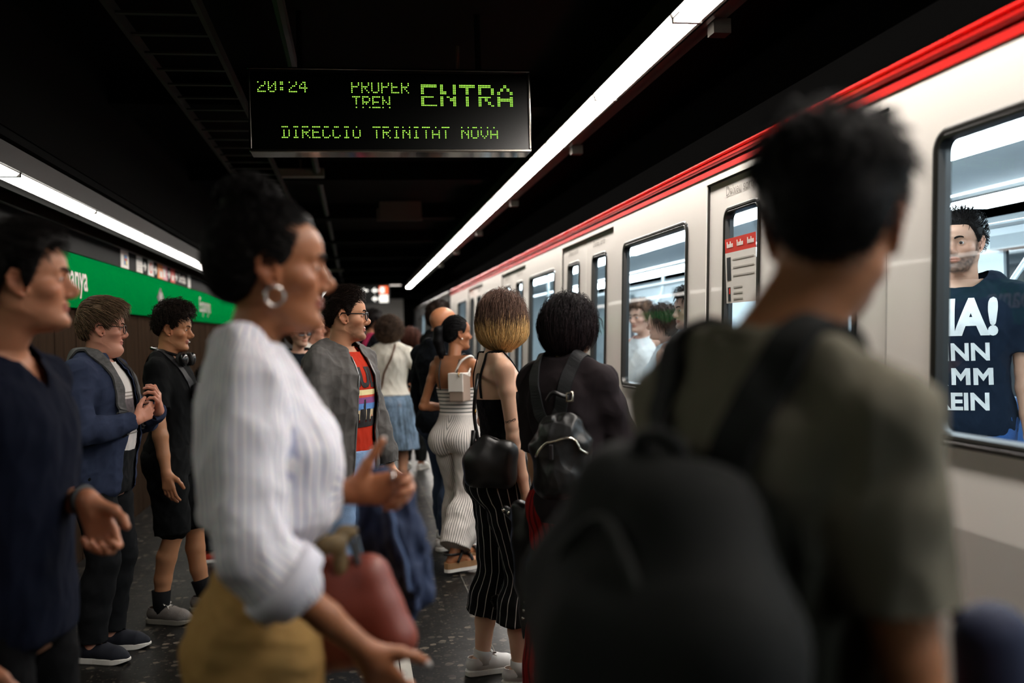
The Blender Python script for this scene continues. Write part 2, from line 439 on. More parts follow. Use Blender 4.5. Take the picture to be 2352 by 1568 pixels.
class Person:
    def __init__(s, label, xy, yaw, H, fem=False, skin='#c08a6c', arms=None, legs=None, twist=0, lean=(0, 0), head=(0, 0, 0), hs=1.0, bw=1.0, bd=1.0, detail=.006, face=None, lip=None, stubble=None, group=None, hands=None, belly=0, feet=None, nbx=None):
        s.H = H; s.fem = fem; s.k = H / 1.75; s.loc = Vector((xy[0], xy[1], 0)); s.yaw = math.radians(yaw); s.twist = math.radians(twist); s.lean = lean
        s.bw = bw; s.bd = bd; s.h = detail; s.label = label; s.skin = np.array(srgb(skin)); s.lip = lip; s.stubble = stubble; s.face = face or {}; s.group = group; s.belly = belly
        s.tab = Tab(FEM if fem else MALE)
        k = s.k; H_ = H
        # head frame
        s.hs = k * hs * (.97 if fem else 1.0); s.HR = rot(*head)
        nb = s.spine(.835 * H); s.nb = np.array([nb[0], nb[1] - .012 * H, .835 * H])
        s.HC = np.array([nb[0], nb[1], H - .116 * s.hs]) + np.array([0, .012 * H, 0]) + (s.HR @ np.array([0, .008, 0]) * k)
        if nbx: s.HC = s.HC + np.array(nbx)
        # arms
        sw = (.0935 if fem else .107) * H * bw; l1, l2 = .172 * H, .150 * H
        s.sh = {}; s.el = {}; s.wr = {}
        for n, sg in (('R', 1), ('L', -1)):
            a = np.array(s.totorso((sg * sw, -.008 * H, .806 * H)))
            w_, pole = (arms or {}).get(n, ((sg * .135 * bw, .015, .478), (sg * .35, -1, 0)))
            s.sh[n] = a; s.el[n], s.wr[n] = ik(a, np.array(w_) * H, l1, l2, pole)
        # legs
        s.hp = {}; s.kn = {}; s.an = {}; s.ft = feet or {'R': -8, 'L': 8}
        for n, sg in (('R', 1), ('L', -1)):
            a = np.array([sg * .052 * H, -.004 * H, .515 * H])
            w_, pole = (legs or {}).get(n, ((sg * .058, -.015, .046), (sg * .1, 1, 0)))
            s.hp[n] = a; s.kn[n], s.an[n] = ik(a, np.array(w_) * H, .238 * H, .236 * H, pole)
        s.hands = hands or {}
        ar = np.array([.046, .043, .036, .038, .041, .033, .0255]) * k * (.80 if fem else 1.0) * s.face.get('arm', 1)
        s.armr = ar
        s.legr = np.array([.084, .074, .056, .050, .054, .047, .035]) * k * (.97 if fem else 1.0)
    # geometry helpers
    def spine(s, z):
        t = np.clip((z / s.H - .50) / .33, 0, 1.1); t = t * t * (3 - 2 * np.minimum(t, 1)); return s.lean[0] * s.H * t, s.lean[1] * s.H * t
    def totorso(s, p):
        t = np.clip((p[2] / s.H - .50) / .30, 0, 1); a = s.twist * t; c, d = math.cos(a), math.sin(a); cx, cy = s.spine(p[2])
        return (p[0] * c - p[1] * d + cx, p[0] * d + p[1] * c + cy, p[2])
    def hd(s, p): return s.HC + s.hs * (np.asarray(p) @ s.HR.T)
    def tohead(s, P): return ((P - s.HC) @ s.HR) / s.hs
    def torso_fn(s, ease=0.0, z0=.455, z1=.86, scale=None, n=2.25):
        H = s.H
        def fn(X, Y, Z):
            zz = Z / H; t = np.clip((zz - .50) / .30, 0, 1); a = s.twist * t; c, d = np.cos(a), np.sin(a); cx, cy = s.spine(Z)
            x0, y0 = X - cx, Y - cy; x = x0 * c + y0 * d; y = -x0 * d + y0 * c
            A, B, Y0 = s.tab(np.clip(zz, .456, .859)); e = ease
            if callable(ease): e = ease(zz)
            A = A * H * s.bw + e; B = B * H * s.bd + e; yy = y - Y0 * H
            if s.belly: B = B + s.belly * H * np.exp(-((zz - .62) / .06) ** 2) * (yy > 0)
            r = ((np.abs(x) / A) ** n + (np.abs(yy) / B) ** n + 1e-12) ** (1 / n)
            return np.maximum((r - 1) * np.minimum(A, B) * .95, np.maximum(z0 * H - Z, Z - z1 * H))
        m = .18 * H; cx, cy = s.spine(.83 * H); 
        return fn, (-m - abs(cx), -m - abs(cy), z0 * H), (m + abs(cx), m + abs(cy), z1 * H)
    def armpts(s, n, t0=0, t1=2):
        P = [s.sh[n], s.el[n], s.wr[n]]; ts = [0, .33, .85, 1.0, 1.25, 1.65, 2.0]
        out, rad = [], []
        tt = [t for t in ts if t0 < t < t1]
        for t in [t0] + tt + [t1]:
            i = min(1, int(t)); f = t - i; out.append(P[i] + (P[i + 1] - P[i]) * f); rad.append(np.interp(t, ts, s.armr))
        return out, rad
    def legpts(s, n, t0=0, t1=2):
        P = [s.hp[n], s.kn[n], s.an[n]]; ts = [0, .35, .85, 1.0, 1.30, 1.6, 2.0]
        out, rad = [], []
        tt = [t for t in ts if t0 < t < t1]
        for t in [t0] + tt + [t1]:
            i = min(1, int(t)); f = t - i; p = P[i] + (P[i + 1] - P[i]) * f
            if 1.1 < t < 1.9: p = p + np.array([0, -.010 * s.H, 0])
            out.append(p); rad.append(np.interp(t, ts, s.legr))
        return out, rad
    def M(s): return Matrix.Translation(s.loc) @ Matrix.Rotation(s.yaw, 4, 'Z')
    def place(s, o): o.location = s.loc; o.rotation_euler = (0, 0, s.yaw); return o
    def thumbnail(s, n, m):
        q, d, nn = s.thumb[n]; u = np.cross(d, nn); u /= np.linalg.norm(u); v = np.cross(u, d); M_ = np.stack([u, d, v], 1)
        side = -v if (v @ nn) > 0 else v
        g = Fld().ell(q + d * .002 + side * .0055 * s.k, np.array([.0065, .0095, .0028]) * s.k, 0, 'u', M_); V, Q = g.iso(.0015)
        link_mesh('thumbnail', V, tris(Q), m, s.o)
    # the body
    def hand_frame(s, n):
        sg = 1 if n == 'R' else -1; hd = s.hands.get(n, {})
        f = np.array(hd.get('dir', 0)) if 'dir' in hd else (s.wr[n] - s.el[n]) * 1.0
        f = f / np.linalg.norm(f); nn = np.array(hd.get('palm', (-sg, .15, 0)), float); nn -= f * (nn @ f); nn /= np.linalg.norm(nn)
        t = np.cross(f, nn) * sg                 # thumb side
        return f, nn, t, hd
    def hand_field(s, n):
        f, nn, t, hd = s.hand_frame(n); k = s.k * (.92 if s.fem else 1.0); W = s.wr[n]; fl = Fld(); curl = hd.get('curl', .35); spread = hd.get('spread', 1.0)
        def P(a, b, c): return W + (f * a + t * b + nn * c) * k
        fl.cap(s.wr[n] - f * .0, W + f * .03 * k, s.armr[-1] * .98, .022 * k, .01)
        fl.cap(W - (W - s.el[n]) * .12, W, np.interp(1.88, [1.65, 2], s.armr[-2:]), s.armr[-1], .01)
        kn = [(.088, .026), (.092, .0085), (.088, -.009), (.080, -.0255)]; ln = [(.043, .025, .020), (.047, .029, .021), (.043, .027, .021), (.034, .020, .019)]
        for i, ((a, b), L) in enumerate(zip(kn, ln)):
            fl.cap(P(.012, b * .55, 0), P(a, b, .001), .0135 * k, .0112 * k, .012)
            c = curl[i] if hasattr(curl, '__len__') else curl * (1 + .12 * i); ang = c * .55; q = np.array([a, b, .001]); r0 = .0095 if i < 3 else .0085
            for j, l in enumerate(L):
                d = np.array([math.cos(ang), (b * 1.8) * spread, math.sin(ang)]); q2 = q + d * l
                fl.cap(P(*q), P(*q2), (r0 - .0008 * j) * k, (r0 - .0008 * (j + 1)) * k, .0035); q = q2; ang += c * (1.0 if j == 0 else .75)
        tc = hd.get('thumb', .5); q = np.array([.022, .022, .006])
        up = hd.get('thumb_up', 0)
        for j, (l, r0) in enumerate(((.040, .0145), (.032, .0112), (.026, .0100))):
            d = np.array([math.cos(.75 - .28 * j * (1 - up)), math.sin(.75 - .28 * j * (1 - up)) * (1 + up), .35 * tc * (1 + j)]); d /= np.linalg.norm(d); q2 = q + d * l
            fl.cap(P(*q), P(*q2), r0 * k, (r0 - .0015) * k, .006 if j else .012); q = q2
        s.thumb = getattr(s, 'thumb', {}); s.thumb[n] = (P(*q), (f * d[0] + t * d[1] + nn * d[2]), nn)
        return fl
    def body(s, hands=True, face=True, fine=None, neck_r=None, barefoot=()):
        H, k = s.H, s.k; f = Fld(); fn, lo, hi = s.torso_fn(); f.put(fn, lo, hi, .02 * k)
        nr = neck_r or (.0440 if s.fem else .0525) * k
        nt = s.hd((0, -.020, -.050))
        if s.fem and s.face.get('bust', 1):
            for sg in (-1, 1): f.ell(s.totorso((sg * .045 * H, .046 * H, .725 * H)), np.array([.036, .030, .034]) * H * s.face.get('bust', 1), .02 * k)
        for n, sg in (('R', 1), ('L', -1)):
            p, r = s.armpts(n); f.cap(s.totorso((sg * .05 * H, -.01 * H, .822 * H)), p[0], .034 * k, r[0], .03 * k); f.chain(p, r, .012 * k, .03 * k)
            f.ell(s.totorso((sg * .046 * H, -.022 * H, .84 * H)), np.array([.05, .022, .026]) * H * .8, .035 * k)
            p, r = s.legpts(n); f.chain(p, r, .014 * k, .03 * k)
            f.ell((sg * .050 * H, -.036 * H, .505 * H), np.array([.044, .040, .046]) * H, .03 * k)
            a = s.an[n]; fa = math.radians(s.ft[n]); d = np.array([-math.sin(fa), math.cos(fa), 0]); sd = np.array([d[1], -d[0], 0])
            toe = a + d * .115 * H; gz = a[2] - .040 * H
            pitch = s.face.get('pitch' + n, 0)
            f.cap(a, a + np.array([0, 0, -.022 * H]) - d * .02 * H, .034 * k, .030 * k, .02)
            b_ = a + d * .075 * H + np.array([0, 0, -.024 * H - pitch * .03 * H]); f.cap(a + np.array([0, 0, -.012 * H]), b_, .036 * k, .021 * k, .02)
            if n in barefoot or 'all' in barefoot:
                for i in range(5):
                    o_ = (i - 2) * .0165 * k * (1 if n == 'R' else -1); q = b_ + sd * o_ + d * (.012 - .004 * i) * H; f.cap(q - d * .03, q + d * (.022 - .003 * i) * H + np.array([0, 0, -.004 * H - pitch * .012 * H]), .015 * k, (.0115 if i == 0 else .0085) * k, .006)
        f.chain([s.nb + np.array([0, 0, -.03 * H]), s.nb, nt], [nr * 1.25, nr * 1.08, nr], .02 * k)
        zn = (s.nb[2] + (nt[2] - s.nb[2]) * .14)
        V, Q = f.iso(s.h, hi=(9, 9, zn + s.h * 1.2)); T = tris(Q); C = np.repeat(s.skin[None], len(V), 0)
        parts = [(V, T, C)]
        # head
        g = head_field(s.face.get('nose', 1), s.face.get('lips', 1), s.fem, s.face.get('brow', .8 if s.fem else 1.1))
        g.ell((0, .022, -.098), (.036, .045, .020), .025)
        if s.face.get('jowl'): g.ell((0, .03, -.112), (.045, .05, .03), .03)
        nbh, nth = s.tohead(s.nb), s.tohead(nt); nr_ = nr / s.hs
        g.chain([nbh, nth, nth + np.array([0, .012, .03])], [nr_ * 1.08, nr_, nr_ * .95], .022)
        hh = fine or max(.0026, s.h * .5)
        Vh, Qh = g.iso(hh); Ch = np.repeat(s.skin[None], len(Vh), 0)
        x, y, z = Vh.T; ax = np.abs(x)
        lipm = np.clip(1.3 - np.sqrt((x / .022) ** 2 + ((z + .0655) / .0105) ** 2), 0, .3) / .3 * (y > .072)
        lc = np.array(srgb(s.lip)) if s.lip else s.skin * np.array([.80, .52, .50])
        Ch = Ch * (1 - lipm[:, None] * .85) + lc * lipm[:, None] * .85
        red = np.exp(-(((ax - .046) / .03) ** 2 + ((y - .06) / .03) ** 2 + ((z + .03) / .025) ** 2)) * .35 + (ax > .0735) * (np.abs(z) < .05) * .4 + np.exp(-((x / .012) ** 2 + ((y - .1) / .02) ** 2 + ((z + .035) / .014) ** 2)) * .35
        Ch = Ch * (1 + red[:, None] * (np.array([1.06, .72, .66]) - 1))
        if s.stubble:
            st = np.array(srgb(s.stubble[0])); m = np.clip((-.034 - z) / .02, 0, 1) * np.clip((y - (-.005 - (z + .06) * .3)) / .02, 0, 1) * np.clip((z + .125) / .012, 0, 1) * (1 - lipm)
            m = np.maximum(m, np.clip((z + .02 + 0 * z) / -.02, 0, 1) * 0); m = np.maximum(m, np.exp(-((ax - .068) / .012) ** 2) * np.exp(-((y - .012) / .014) ** 2) * (z < .01) * (z > -.07))
            cheek = np.exp(-(((ax - .035) / .02) ** 2 + ((z + .035) / .018) ** 2)) * (y > .03); m = m * (1 - .85 * cheek) * (.85 + .10 * waves(Vh, (300, 300, 300), 5, 5)); m = np.clip(m, 0, 1)[:, None] * s.stubble[1]
            Ch = Ch * (1 - m) + st * m
        P = s.hd(Vh); sclip = P[:, 2] - (zn - s.h * .3); Th = tris(Qh)
        P, Th, A = clip_mesh(P, Th, sclip, {'C': Ch}); parts.append((P, Th, A['C']))
        if hands:
            for n in ('R', 'L'):
                if s.hands.get(n, {}).get('skip'): continue
                Vd, Qd = s.hand_field(n).iso(.0028 if s.h < .008 else .0045); parts.append((Vd, tris(Qd), np.repeat((s.skin * np.array([1, .93, .9]))[None], len(Vd), 0)))
        off = 0; VV, TT, CC = [], [], []
        for v, t, c in parts: VV.append(v); TT.append(t + off); CC.append(c); off += len(v)
        VV = np.concatenate(VV); CC = np.clip(np.concatenate(CC), 0, 1); CC = CC * (1 + .05 * waves(VV, (22, 22, 22), 3))[:, None]
        s.o = s.place(link_mesh('person', VV, np.concatenate(TT), SKIN, None, True, {'Col': CC})); tag(s.o, s.label, 'person', s.group)
        if face: s.eyes()
        return s
    def eyes(s):
        g = s.face.get('gaze', (0, 0)); iris = np.array(srgb(s.face.get('iris', '#2c1a10')))
        for sg in (-1, 1):
            n, m = 20, 14; V = []; F = []
            for i in range(m + 1):
                a = math.pi * i / m
                for j in range(n): b = 2 * math.pi * j / n; V.append((math.sin(a) * math.cos(b), math.cos(a), math.sin(a) * math.sin(b)))
            for i in range(m):
                for j in range(n): F.append((i * n + j, i * n + (j + 1) % n, (i + 1) * n + (j + 1) % n, (i + 1) * n + j))
            V = np.array(V); ang = np.arccos(np.clip(V[:, 1], -1, 1)); C = np.where((ang < .22)[:, None], .004, np.where((ang < .5)[:, None], iris, np.array([.62, .57, .54])))
            V = V @ rot(g[0], g[1]).T * .0128 + np.array([sg * .0315, .0682, 0]); o = link_mesh('eye', s.hd(V), F, EYEM, s.o, True, {'Col': C})
            b = MB(); pts = [(sg * .011, .0925, .0185), (sg * .022, .0895, .0235), (sg * .034, .083, .0245), (sg * .046, .070, .0185)]
            pts = [s.hd(p) for p in catmull(pts, 4)]; r = np.interp(np.arange(len(pts)), [0, 3, 9, 12], [.0030, .0038, .0030, .0012]) * s.hs * s.face.get('browr', 1)
            b.tube(pts, list(r), 6); link_mesh('eyebrow', b.V, b.F, HAIRM, s.o, True, {'Col': np.repeat(np.array(srgb(s.face.get('browc', '#1c130d')))[None], len(b.V), 0)})
    # hair
    def hair(s, color='#1a1210', kind='short', th=.018, n=500, length=.05, comb=(0, .3, -.3), lift=.3, curl=0.0, grav=.15, tip=None, tipz=None, rad=.0008, seed=1, shift=0.0, keep=None, top=0.0, back=0.0, zcut=None, rough=.15, lenfn=None, cap=True, steps=11, side=0.0, var=.25, extra=None, name='hair', amp=.003, hug=.006, flare=0.0):
        rs = np.random.RandomState(seed); base = np.array(srgb(color)); tipc = np.array(srgb(tip)) if tip else base
        VV, TT, CC = [], [], []; off = 0
        def colour(P, r):
            c = np.repeat(base[None], len(P), 0)
            if tip:
                z0, z1 = tipz; m = np.clip((z0 - P[:, 2] + .018 * r) / (z0 - z1), 0, 1)[:, None]; c = c * (1 - m) + tipc * m
            return c * (1 + var * r)[:, None]
        def growth(P):
            sl = np.clip(hairline(P, kind, shift) / .022, 0, 1)
            return sl * (th + top * np.clip((P[:, 2] - .04) / .06, 0, 1) + back * np.clip(-P[:, 1] / .08, 0, 1))
        if cap:
            f = Fld()
            def fn(X, Y, Z):
                P = np.stack(np.broadcast_arrays(X, Y, Z), -1).astype(np.float64).reshape(-1, 3); d = skull(P) - growth(P) + amp * waves(P, (90, 60, 60), seed, 6)
                return d.reshape(np.broadcast_shapes(X.shape, Y.shape, Z.shape))
            m = .03 + th + top + back; f.put(fn, np.array([-.08, -.11, -.09]) - m, np.array([.08, .09, .12]) + m, .0)
            if extra: extra(f)
            V, Q = f.iso(.0034 if s.h < .008 else .005); sl = hairline(V, kind, shift); inside = np.abs(V[:, 0]) * 0 + sl - .001
            if extra: inside = np.maximum(inside, skull(V) - .012)
            V, T, _ = clip_mesh(V, Q, inside)
            VV.append(s.hd(V)); TT.append(T); CC.append(colour(V, waves(V, (150, 110, 35), seed + 3, 6))); off += len(V)
        if n:
            D = rs.normal(size=(n * 4, 3)); D /= np.linalg.norm(D, axis=1, keepdims=True); P = np.array(SK['c']) + D * np.array(SK['r']); ok = hairline(P, kind, shift) > .002
            if keep is not None: ok &= keep(P)
            P = P[ok][:n]; n_ = len(P); N = skull_grad(P); L = length * (.75 + .5 * rs.rand(n_))
            if lenfn is not None: L = L * lenfn(P)
            offs = growth(P) * (.92 + .42 * rs.rand(n_)) + .0015
            cm = np.array(comb)[None] + side * np.sign(P[:, :1]) * np.array([[1, 0, 0]]); d = N * lift + cm + rs.normal(size=(n_, 3)) * rough; d /= np.linalg.norm(d, axis=1, keepdims=True)
            p = P + N * offs[:, None] * .85; path = [p.copy()]; ph = rs.rand(n_, 1) * 6.28; ax = rs.normal(size=(n_, 3))
            for i in range(steps):
                d = d + np.array([[0, 0, -grav]]) + curl * np.sin(ph + i * .9 + ax) + rs.normal(size=(n_, 3)) * rough * .15; d /= np.linalg.norm(d, axis=1, keepdims=True)
                p = p + d * (L / steps)[:, None]; oe = offs + flare * np.clip((.03 - p[:, 2]) / .1, 0, 1.3); e = skull(p) - oe; g = skull_grad(p); pen = np.minimum(e, 0)[:, None]; p = p - g * pen; far = np.maximum(e - offs * .35 - hug, 0)[:, None]; p = p - g * far * .7; d = d - g * np.clip((d * g).sum(1, keepdims=True), 0, 1) * (far > 0)
                hit = (e < .002)[:, None]; dn = (d * g).sum(1, keepdims=True); d = np.where(hit & (dn < 0), d - g * dn, d)
                if zcut is not None:
                    zc = zcut + .012 * np.sin(ph[:, 0] * 3) ; p[:, 2] = np.maximum(p[:, 2], zc)
                path.append(p.copy())
            path = np.array(path); K = len(path); R = rad * (.7 + .6 * rs.rand(n_)); r = rs.normal(size=n_)
            tw = np.interp(np.arange(K) / (K - 1), [0, .15, .7, 1], [.8, 1, .85, .15])
            tan = np.gradient(path, axis=0); tan /= np.linalg.norm(tan, axis=2, keepdims=True) + 1e-9
            g = np.stack([skull_grad(q) for q in path]); b = np.cross(tan, g); b /= np.linalg.norm(b, axis=2, keepdims=True) + 1e-9; g = np.cross(b, tan)
            ring = [path + (b * math.cos(a) * 1.8 + g * math.sin(a)) * (R[None, :] * tw[:, None])[..., None] for a in (0, 2.09, 4.19)]
            W = np.stack(ring, 2)                                  # K, n, 3, 3
            idx = off + (np.arange(K)[:, None, None] * n_ + np.arange(n_)[None, :, None]) * 3 + np.arange(3)[None, None]
            j = (np.arange(3) + 1) % 3; q = np.stack([idx[:-1], idx[:-1][..., j], idx[1:][..., j], idx[1:]], -1).reshape(-1, 4)
            VV.append(s.hd(W.reshape(-1, 3))); TT.append(tris(q)); rr = np.broadcast_to(r[None, :, None], (K, n_, 3)).reshape(-1); CC.append(colour(W.reshape(-1, 3), rr)); off += n_ * K * 3
        o = link_mesh(name, np.concatenate(VV), np.concatenate(TT), HAIRM, s.o, True, {'Col': np.clip(np.concatenate(CC), .0015, 1)})
        return o
    # clothing
    def _finish(s, name, f, m, h, fold, clip, thick, parent=None, flow=False, foldmask=None):
        V, Q = f.iso(h or s.h); N = vnormals(V, Q)
        if fold:
            amp, freq, seed = fold; fr = np.array(freq) * 3.2; w_ = .75 * waves(V, fr * .55, seed, 7, True) + .45 * waves(V, fr * 1.5, seed + 1, 7, True); a = amp * (1 if foldmask is None else foldmask(V)); V = V + N * ((w_ + .55) * a)[:, None]
        at_ = {}
        if flow:
            z = V[:, 2]; out = np.zeros((len(V), 3)); sd = V[:, 0] > s.spine(z)[0]
            for n, msk in (('R', sd), ('L', ~sd)):
                A = np.array([s.an[n], s.kn[n], s.hp[n]]); zs = A[:, 2]; o_ = np.argsort(zs); cx = np.interp(z, zs[o_], A[o_, 0]); cy = np.interp(z, zs[o_], A[o_, 1])
                d = np.stack([V[:, 0] - cx, V[:, 1] - cy], 1); d /= np.linalg.norm(d, axis=1, keepdims=True) + 1e-9; out[msk, :2] = d[msk]
            out[:, 2] = z; at_['flow'] = out
        T = tris(Q)
        for c in (clip or []): V, T, at_ = clip_mesh(V, T, c(V), at_)
        o = link_mesh(name, V, T, m, parent or s.o, True, at_)
        o.color = (1, 1, 1, 1); s.surf = (V, T)
        if thick:
            sm = o.modifiers.new('thickness', 'SOLIDIFY'); sm.thickness = thick; sm.offset = -1
        return o
    def cone(s, f, pts, rad, k, k0=None):
        """limb tube whose last end is cut flat"""
        for i in range(len(pts) - 1):
            last = i == len(pts) - 2
            if not last: f.cap(pts[i], pts[i + 1], rad[i], rad[i + 1], k0 if (i == 0 and k0) else k); continue
            g = Fld().cap(pts[i], pts[i + 1], rad[i], rad[i + 1]); fn, lo, hi, _, _ = g.p[0]; b = np.array(pts[i + 1]); d = b - np.array(pts[i]); d = d / np.linalg.norm(d)
            f.put(lambda X, Y, Z, fn=fn, b=b, d=d: np.maximum(fn(X, Y, Z), (X - b[0]) * d[0] + (Y - b[1]) * d[1] + (Z - b[2]) * d[2]), lo, hi, k)
    def top(s, name, m, hem=.50, ease=.012, sleeve=.6, sease=(.010, .014), neck=.848, fold=(.003, (14, 14, 7), 1), vneck=None, open_=None, thick=0, h=None, bust=True, flow=False, clip=None, z1=.86, sides='RL', parent=None, shoulder=.036, extra=None, foldmask=None):
        H, k = s.H, s.k; f = Fld(); fn, lo, hi = s.torso_fn(ease, hem, z1); e0 = ease if not callable(ease) else .022; f.put(fn, np.array(lo) - .03, np.array(hi) + .03, .02 * k)
        if s.fem and bust and s.face.get('bust', 1):
            for sg in (-1, 1): f.ell(s.totorso((sg * .045 * H, .046 * H, .725 * H)), np.array([.036, .030, .034]) * H * s.face.get('bust', 1) + e0, .03 * k)
        for n, sg in (('R', 1), ('L', -1)):
            if sleeve <= 0 or n not in sides: continue
            f.cap(s.totorso((sg * .05 * H, -.01 * H, .824 * H)), s.sh[n], shoulder * k + e0 * .6, s.armr[0] + e0 * .7, .03 * k)
            f.ell(s.totorso((sg * .046 * H, -.022 * H, .84 * H)), np.array([.05, .022, .026]) * H * .8 + e0 * .7, .035 * k)
            p, r = s.armpts(n, 0, sleeve); ee = np.linspace(sease[0], sease[1], len(p)); s.cone(f, p, [a + b for a, b in zip(r, ee)], .016 * k, .035 * k)
        if extra: extra(f)
        cl = []
        cx, cy = s.spine((neck or .85) * H)
        if neck: cl.append(lambda V: (neck * H - V[:, 2]) + (.0 - (V[:, 1] - cy)) * .35 + np.maximum(0, np.hypot(V[:, 0] - cx, V[:, 1] - cy) - .085 * k) * 3)
        if vneck:
            zt, wd = vneck
            def vf(V):
                q = np.array([s.totorso_inv(v) for v in V]) if s.twist else V - np.array([s.spine(.8 * H)[0], 0, 0])
                return np.maximum(np.maximum(zt * H - q[:, 2], np.abs(q[:, 0]) - wd * np.clip((q[:, 2] - zt * H) / ((neck - zt) * H), 0, 2)), -q[:, 1] + (0 if s.twist else s.spine(.8 * H)[1]))
            cl.append(vf)
        if open_:
            g0, g1 = open_   # half gap low, high
            def of(V):
                q = np.array([s.totorso_inv(v) for v in V]); gap = np.interp(q[:, 2] / H, [hem, .84], [g0, g1]); return np.maximum(np.abs(q[:, 0]) - gap, -q[:, 1])
            cl.append(of)
        return s._finish(name, f, m, h, fold, cl + (clip or []), thick, parent, flow, foldmask)
    def totorso_inv(s, p):
        t = min(max((p[2] / s.H - .50) / .30, 0), 1); a = s.twist * t; c, d = math.cos(a), math.sin(a); cx, cy = s.spine(p[2]); x, y = p[0] - cx, p[1] - cy
        return (x * c + y * d, -x * d + y * c, p[2])
    def pants(s, name, m, waist=.585, to=1.95, ease=.012, lease=(.012, .02), fold=(.003, (12, 12, 9), 2), flow=False, h=None, wide=None, parent=None, foldmask=None):
        H, k = s.H, s.k; f = Fld(); fn, lo, hi = s.torso_fn(ease, .462, waist); f.put(fn, np.array(lo) - .03, np.array(hi) + .02, .02 * k)
        for n, sg in (('R', 1), ('L', -1)):
            f.ell((sg * .050 * H, -.036 * H, .505 * H), np.array([.044, .040, .046]) * H + ease, .03 * k)
            p, r = s.legpts(n, 0, to); ee = np.interp(np.linspace(0, 1, len(p)), np.linspace(0, 1, len(lease)), lease); s.cone(f, p, [a + b for a, b in zip(r, ee)], .02 * k, .03 * k)
        return s._finish(name, f, m, h, fold, None, 0, parent, flow, foldmask)
    def skirt(s, name, m, waist=.60, hem=.27, w1=.17, d1=.14, fold=(.008, (26, 26, 2), 4), h=None, parent=None):
        H = s.H; f = Fld(); 
        def fn(X, Y, Z):
            t = np.clip((waist * H - Z) / ((waist - hem) * H), 0, 1); A, B, Y0 = s.tab(np.clip(Z / H, .50, .859)); A = np.maximum(A * H * s.bw + .012, 0); B = B * H + .012
            A = A * (1 - t) + w1 * H * t; B = B * (1 - t) + d1 * H * t; yy = Y - Y0 * H * (1 - t)
            r = np.sqrt((X / A) ** 2 + (yy / B) ** 2 + 1e-12); return np.maximum((r - 1) * np.minimum(A, B), np.maximum(hem * H - Z, Z - waist * H))
        f.put(fn, (-w1 * H - .05, -d1 * H - .07, hem * H), (w1 * H + .05, d1 * H + .07, waist * H), 0)
        return s._finish(name, f, m, h, fold, None, 0, parent, foldmask=lambda V: np.clip((waist * H - V[:, 2]) / (.2 * H), 0, 1))
    def shoe(s, n, m, sole_m, lace_m=None, style='sneaker', high=0.0, accent=None, tongue=None):
        k = s.k * (.93 if s.fem else 1); a = s.an[n]; fa = math.radians(s.ft[n]); gz = a[2] - .046 * s.H
        pitch = s.face.get('pitch' + n, 0) * .5
        Rm = np.array(Matrix.Rotation(fa, 3, 'Z') @ Matrix.Rotation(-pitch, 3, 'X')); org = np.array([a[0], a[1], gz]); st = .026 if style == 'sneaker' else .03
        def W(P): return org + (np.asarray(P) * k) @ Rm.T
        f = Fld(); f.chain([(0, -.052, .052), (0, -.01, .060), (0, .06, .052), (0, .125, .036), (0, .165, .030)], [.036, .037, .040, .040, .028], .03)
        f.cap((0, -.035, .06), (0, -.042, .092 + high), .033, .034, .012); f.cap((0, .0, .07), (0, .018, .100 + high), .026, .022, .012)
        V, Q = f.iso(.0035 if s.h < .008 else .005); V, T, _ = clip_mesh(V, Q, V[:, 2] - st * .8)
        hole = np.minimum((.086 + high * .9) + .10 * np.maximum(V[:, 1], -.02) - V[:, 2] + .004, 1)
        V, T, _ = clip_mesh(V, T, hole)
        o = link_mesh('shoe', W(V), T, m, s.o, True); sm = o.modifiers.new('thickness', 'SOLIDIFY'); sm.thickness = .003; sm.offset = -1
        out = catmull([(0, -.092), (.030, -.080), (.037, -.035), (.038, .02), (.045, .085), (.045, .13), (.032, .175), (0, .197), (-.030, .180), (-.043, .135), (-.042, .085), (-.036, .02), (-.036, -.035), (-.030, -.080)], 3)
        b = MB(); m_ = len(out); L = [(.94, 0.0), (1.0, .004), (1.0, st * .85), (.97, st)]; Vs = []
        for sc, z in L:
            for x, y in out: Vs.append((x * sc * 1.04, (y - .05) * sc + .05, z + (.012 * max(0, (y - .14) / .05) if z < .01 else 0) + (.003 if z > .01 else 0)))
        F = [(i * m_ + j, i * m_ + (j + 1) % m_, (i + 1) * m_ + (j + 1) % m_, (i + 1) * m_ + j) for i in range(len(L) - 1) for j in range(m_)] + [tuple(range(m_))[::-1], tuple(range((len(L) - 1) * m_, len(L) * m_))]
        link_mesh('sole', W(np.array(Vs)), F, sole_m, o, False)
        if lace_m:
            b = MB()
            for i in range(5):
                y = .028 + .020 * i; z = .108 - .0105 * i - .0018 * i * i * .6 + high * .3; w_ = .024 + .001 * i
                b.tube(W(catmull([(-w_, y + .004, z - .017), (-w_ * .4, y, z - .002), (w_ * .4, y, z - .002), (w_, y + .004, z - .017)], 3)), .0030 * k, 6)
            for sg in (-1, 1): b.tube(W(catmull([(0, .03, .108), (sg * .02, .02, .122), (sg * .034, .04, .108), (sg * .012, .036, .106), (sg * .03, .065, .086)], 4)), .0026 * k, 6)
            link_mesh('laces', b.V, b.F, lace_m, o, True)
        return o
    def bvh(s): return BVHTree.FromPolygons([tuple(v) for v in s.surf[0]], [tuple(map(int, t)) for t in s.surf[1]])
